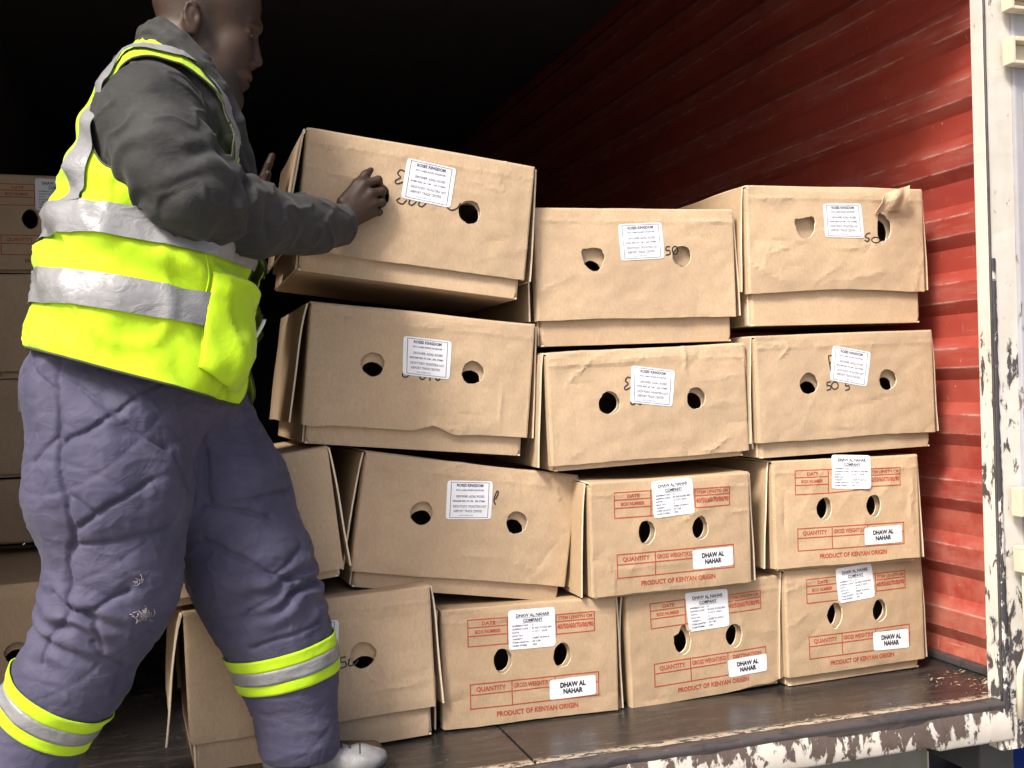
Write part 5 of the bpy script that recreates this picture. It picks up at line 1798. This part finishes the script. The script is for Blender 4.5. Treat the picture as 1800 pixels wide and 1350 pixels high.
for f in res[2]:
    cu = sum(VV[i][0] for i in f) / len(f); cv = sum(VV[i][1] for i in f) / len(f)
    if min(ah_val(cu, cv, 272.0), ah_val(cu, cv, 88.0)) < 0.985:
        continue
    F.append(tuple(f))
def open_front(u, p, v):      # both front edges hang a little away from the body, the far one further
    if u < 40:
        k = (1 - (u - U0) / 33.0) if u > U0 else 1.0
        p = p + Vector((0.020, 0.0, -0.004)) * max(0, k) * max(0.0, min(1, (4.2 - v) / 2))
    return p
V = [open_front(u, vest_surf(u, v), v) for u, v in VV]
vest = mesh_obj('vest', V, F, M['hivis'], person, smooth=True)
so = vest.modifiers.new('thickness', 'SOLIDIFY'); so.thickness = 0.0025; so.offset = -1

def vest_patch(name, mat, path, width, off=0.0072, rows=4, step=None, parent=None):
    """a tape sewn on the vest along a path in (u, v); width in metres, measured on the cloth"""
    V, F = [], []
    n = len(path)
    for i, (u, v) in enumerate(path):
        u0, v0 = path[max(i - 1, 0)]; u1, v1 = path[min(i + 1, n - 1)]
        p0, p1 = vest_pt(u0, v0), vest_pt(u1, v1)
        t = (p1 - p0).normalized()
        du = vest_pt(u + 1, v) - vest_pt(u - 1, v); dv = vest_pt(u, v + .02) - vest_pt(u, v - .02)
        nn = du.cross(dv).normalized()
        b = nn.cross(t).normalized()
        # solve the (u, v) shift that moves by b on the surface
        A = np.array([[du.x, dv.x], [du.y, dv.y], [du.z, dv.z]])
        sol, *_ = np.linalg.lstsq(A, np.array(b), rcond=None)
        wv = width(i / (n - 1)) if callable(width) else width
        for k in range(rows + 1):
            w = (k / rows - 0.5) * wv
            uu, v2 = u + sol[0] * 2 * w, v + sol[1] * 0.04 * w
            v2 = min(max(v2, 0.0), 6.98)
            V.append(open_front(uu % 360, vest_surf(uu, v2, off), v2))
    for i in range(n - 1):
        for k in range(rows):
            q = i * (rows + 1) + k
            F.append((q, q + 1, q + rows + 2, q + rows + 1))
    o = mesh_obj(name, V, F, M[mat], parent or vest, smooth=True)
    return o

def lin(a, b, n):
    return [(a[0] + (b[0] - a[0]) * i / n, a[1] + (b[1] - a[1]) * i / n) for i in range(n + 1)]
# two belts round the body
vest_patch('reflective_tape', 'reflect', lin((U0 + 1, 2.22), (U1 - 1, 2.22), 150), 0.064)
vest_patch('reflective_tape', 'reflect', lin((U0 + 1, 1.02), (300, 1.02), 120), 0.062)
# braces: up the back, over the shoulder and down the front, on both sides
for sgn in (1, -1):
    m = lambda u: u if sgn > 0 else 360 - u
    path = lin((225, 2.55), (222, 4.3), 26)[:-1] + lin((222, 4.3), (216, 5.6), 18)[:-1] + lin((216, 5.6), (226, 6.26), 12)[:-1] + lin((226, 6.26), (312, 6.26), 40)[:-1] + lin((312, 6.26), (322, 5.6), 12)[:-1] + lin((322, 5.6), (324, 2.55), 40)
    vest_patch('reflective_tape', 'reflect', [(m(u), v) for u, v in path], lambda t: 0.062 - 0.022 * t / 0.25 if t < 0.25 else (0.038 if t < 0.36 else 0.030), off=0.0070)
# dark edging
def vest_cord(path, r, name, mat='trim'):
    P = [open_front(u % 360, vest_surf(u, v, 0.0), v) for u, v in path]
    V, F = tube(P, r, 6)
    return mesh_obj(name, V, F, M[mat], vest, smooth=True)
vest_cord(lin((U0, 0.0), (U1, 0.0), 150), 0.0026, 'hem_edging')
for uc in (272.0, 88.0):
    lp = [ah_point(2 * math.pi * k / 120, uc) for k in range(121)]
    vest_cord(lp, 0.0024, 'armhole_edging')
vest_cord(lin((U1, 0.0), (U1, 6.9), 80), 0.0024, 'front_edging')
vest_cord(lin((U0, 0.0), (U0, 6.9), 80), 0.0024, 'front_edging')
# bulging patch pocket on the near front
nu, nv = 22, 22
V, F = [], []
for i in range(nu + 1):
    for j in range(nv + 1):
        a, b = i / nu, j / nv
        u = 300 + 44 * a + 5 * b * 0 - 3 * (1 - b)
        vlo = 0.36 - 0.10 * math.sin(math.pi * a) - 0.26 * a * 0.6
        vhi = 1.62 - 0.16 * a
        v = vlo + (vhi - vlo) * b
        bul = 0.005 + 0.026 * (math.sin(math.pi * min(1, a * 1.05)) ** 0.7) * (math.sin(math.pi * (0.15 + 0.80 * b)) ** 0.8) + (0.010 if b > 0.93 else 0) * math.sin(math.pi * a)
        V.append(vest_surf(u, v, bul + 0.004 * mnoise.noise((a * 5, b * 5, 2))))
for i in range(nu):
    for j in range(nv):
        q = i * (nv + 1) + j
        F.append((q, q + nv + 1, q + nv + 2, q + 1))
pk = mesh_obj('pocket', V, F, M['hivis'], vest, smooth=True)
so = pk.modifiers.new('thickness', 'SOLIDIFY'); so.thickness = 0.002
# seam beside the pocket and a washed-out tag hanging at the zip
vest_cord(lin((298.5, 0.35), (297.5, 2.0), 30), 0.0022, 'side_seam', 'hivis')
V, F = [], []
for i in range(3):
    for j in range(9):
        p = open_front(8, vest_surf(353.5, 0.80 + 0.30 * j / 8, 0.001), 0.8)
        V.append(p + Vector((-0.006 + 0.004 * i, -0.006, 0)))
for i in range(2):
    for j in range(8):
        q = i * 9 + j
        F.append((q, q + 9, q + 10, q + 1))
tagm = mesh_obj('zip_tag', V, F, M['paper'], vest, smooth=True)
so = tagm.modifiers.new('thickness', 'SOLIDIFY'); so.thickness = 0.002
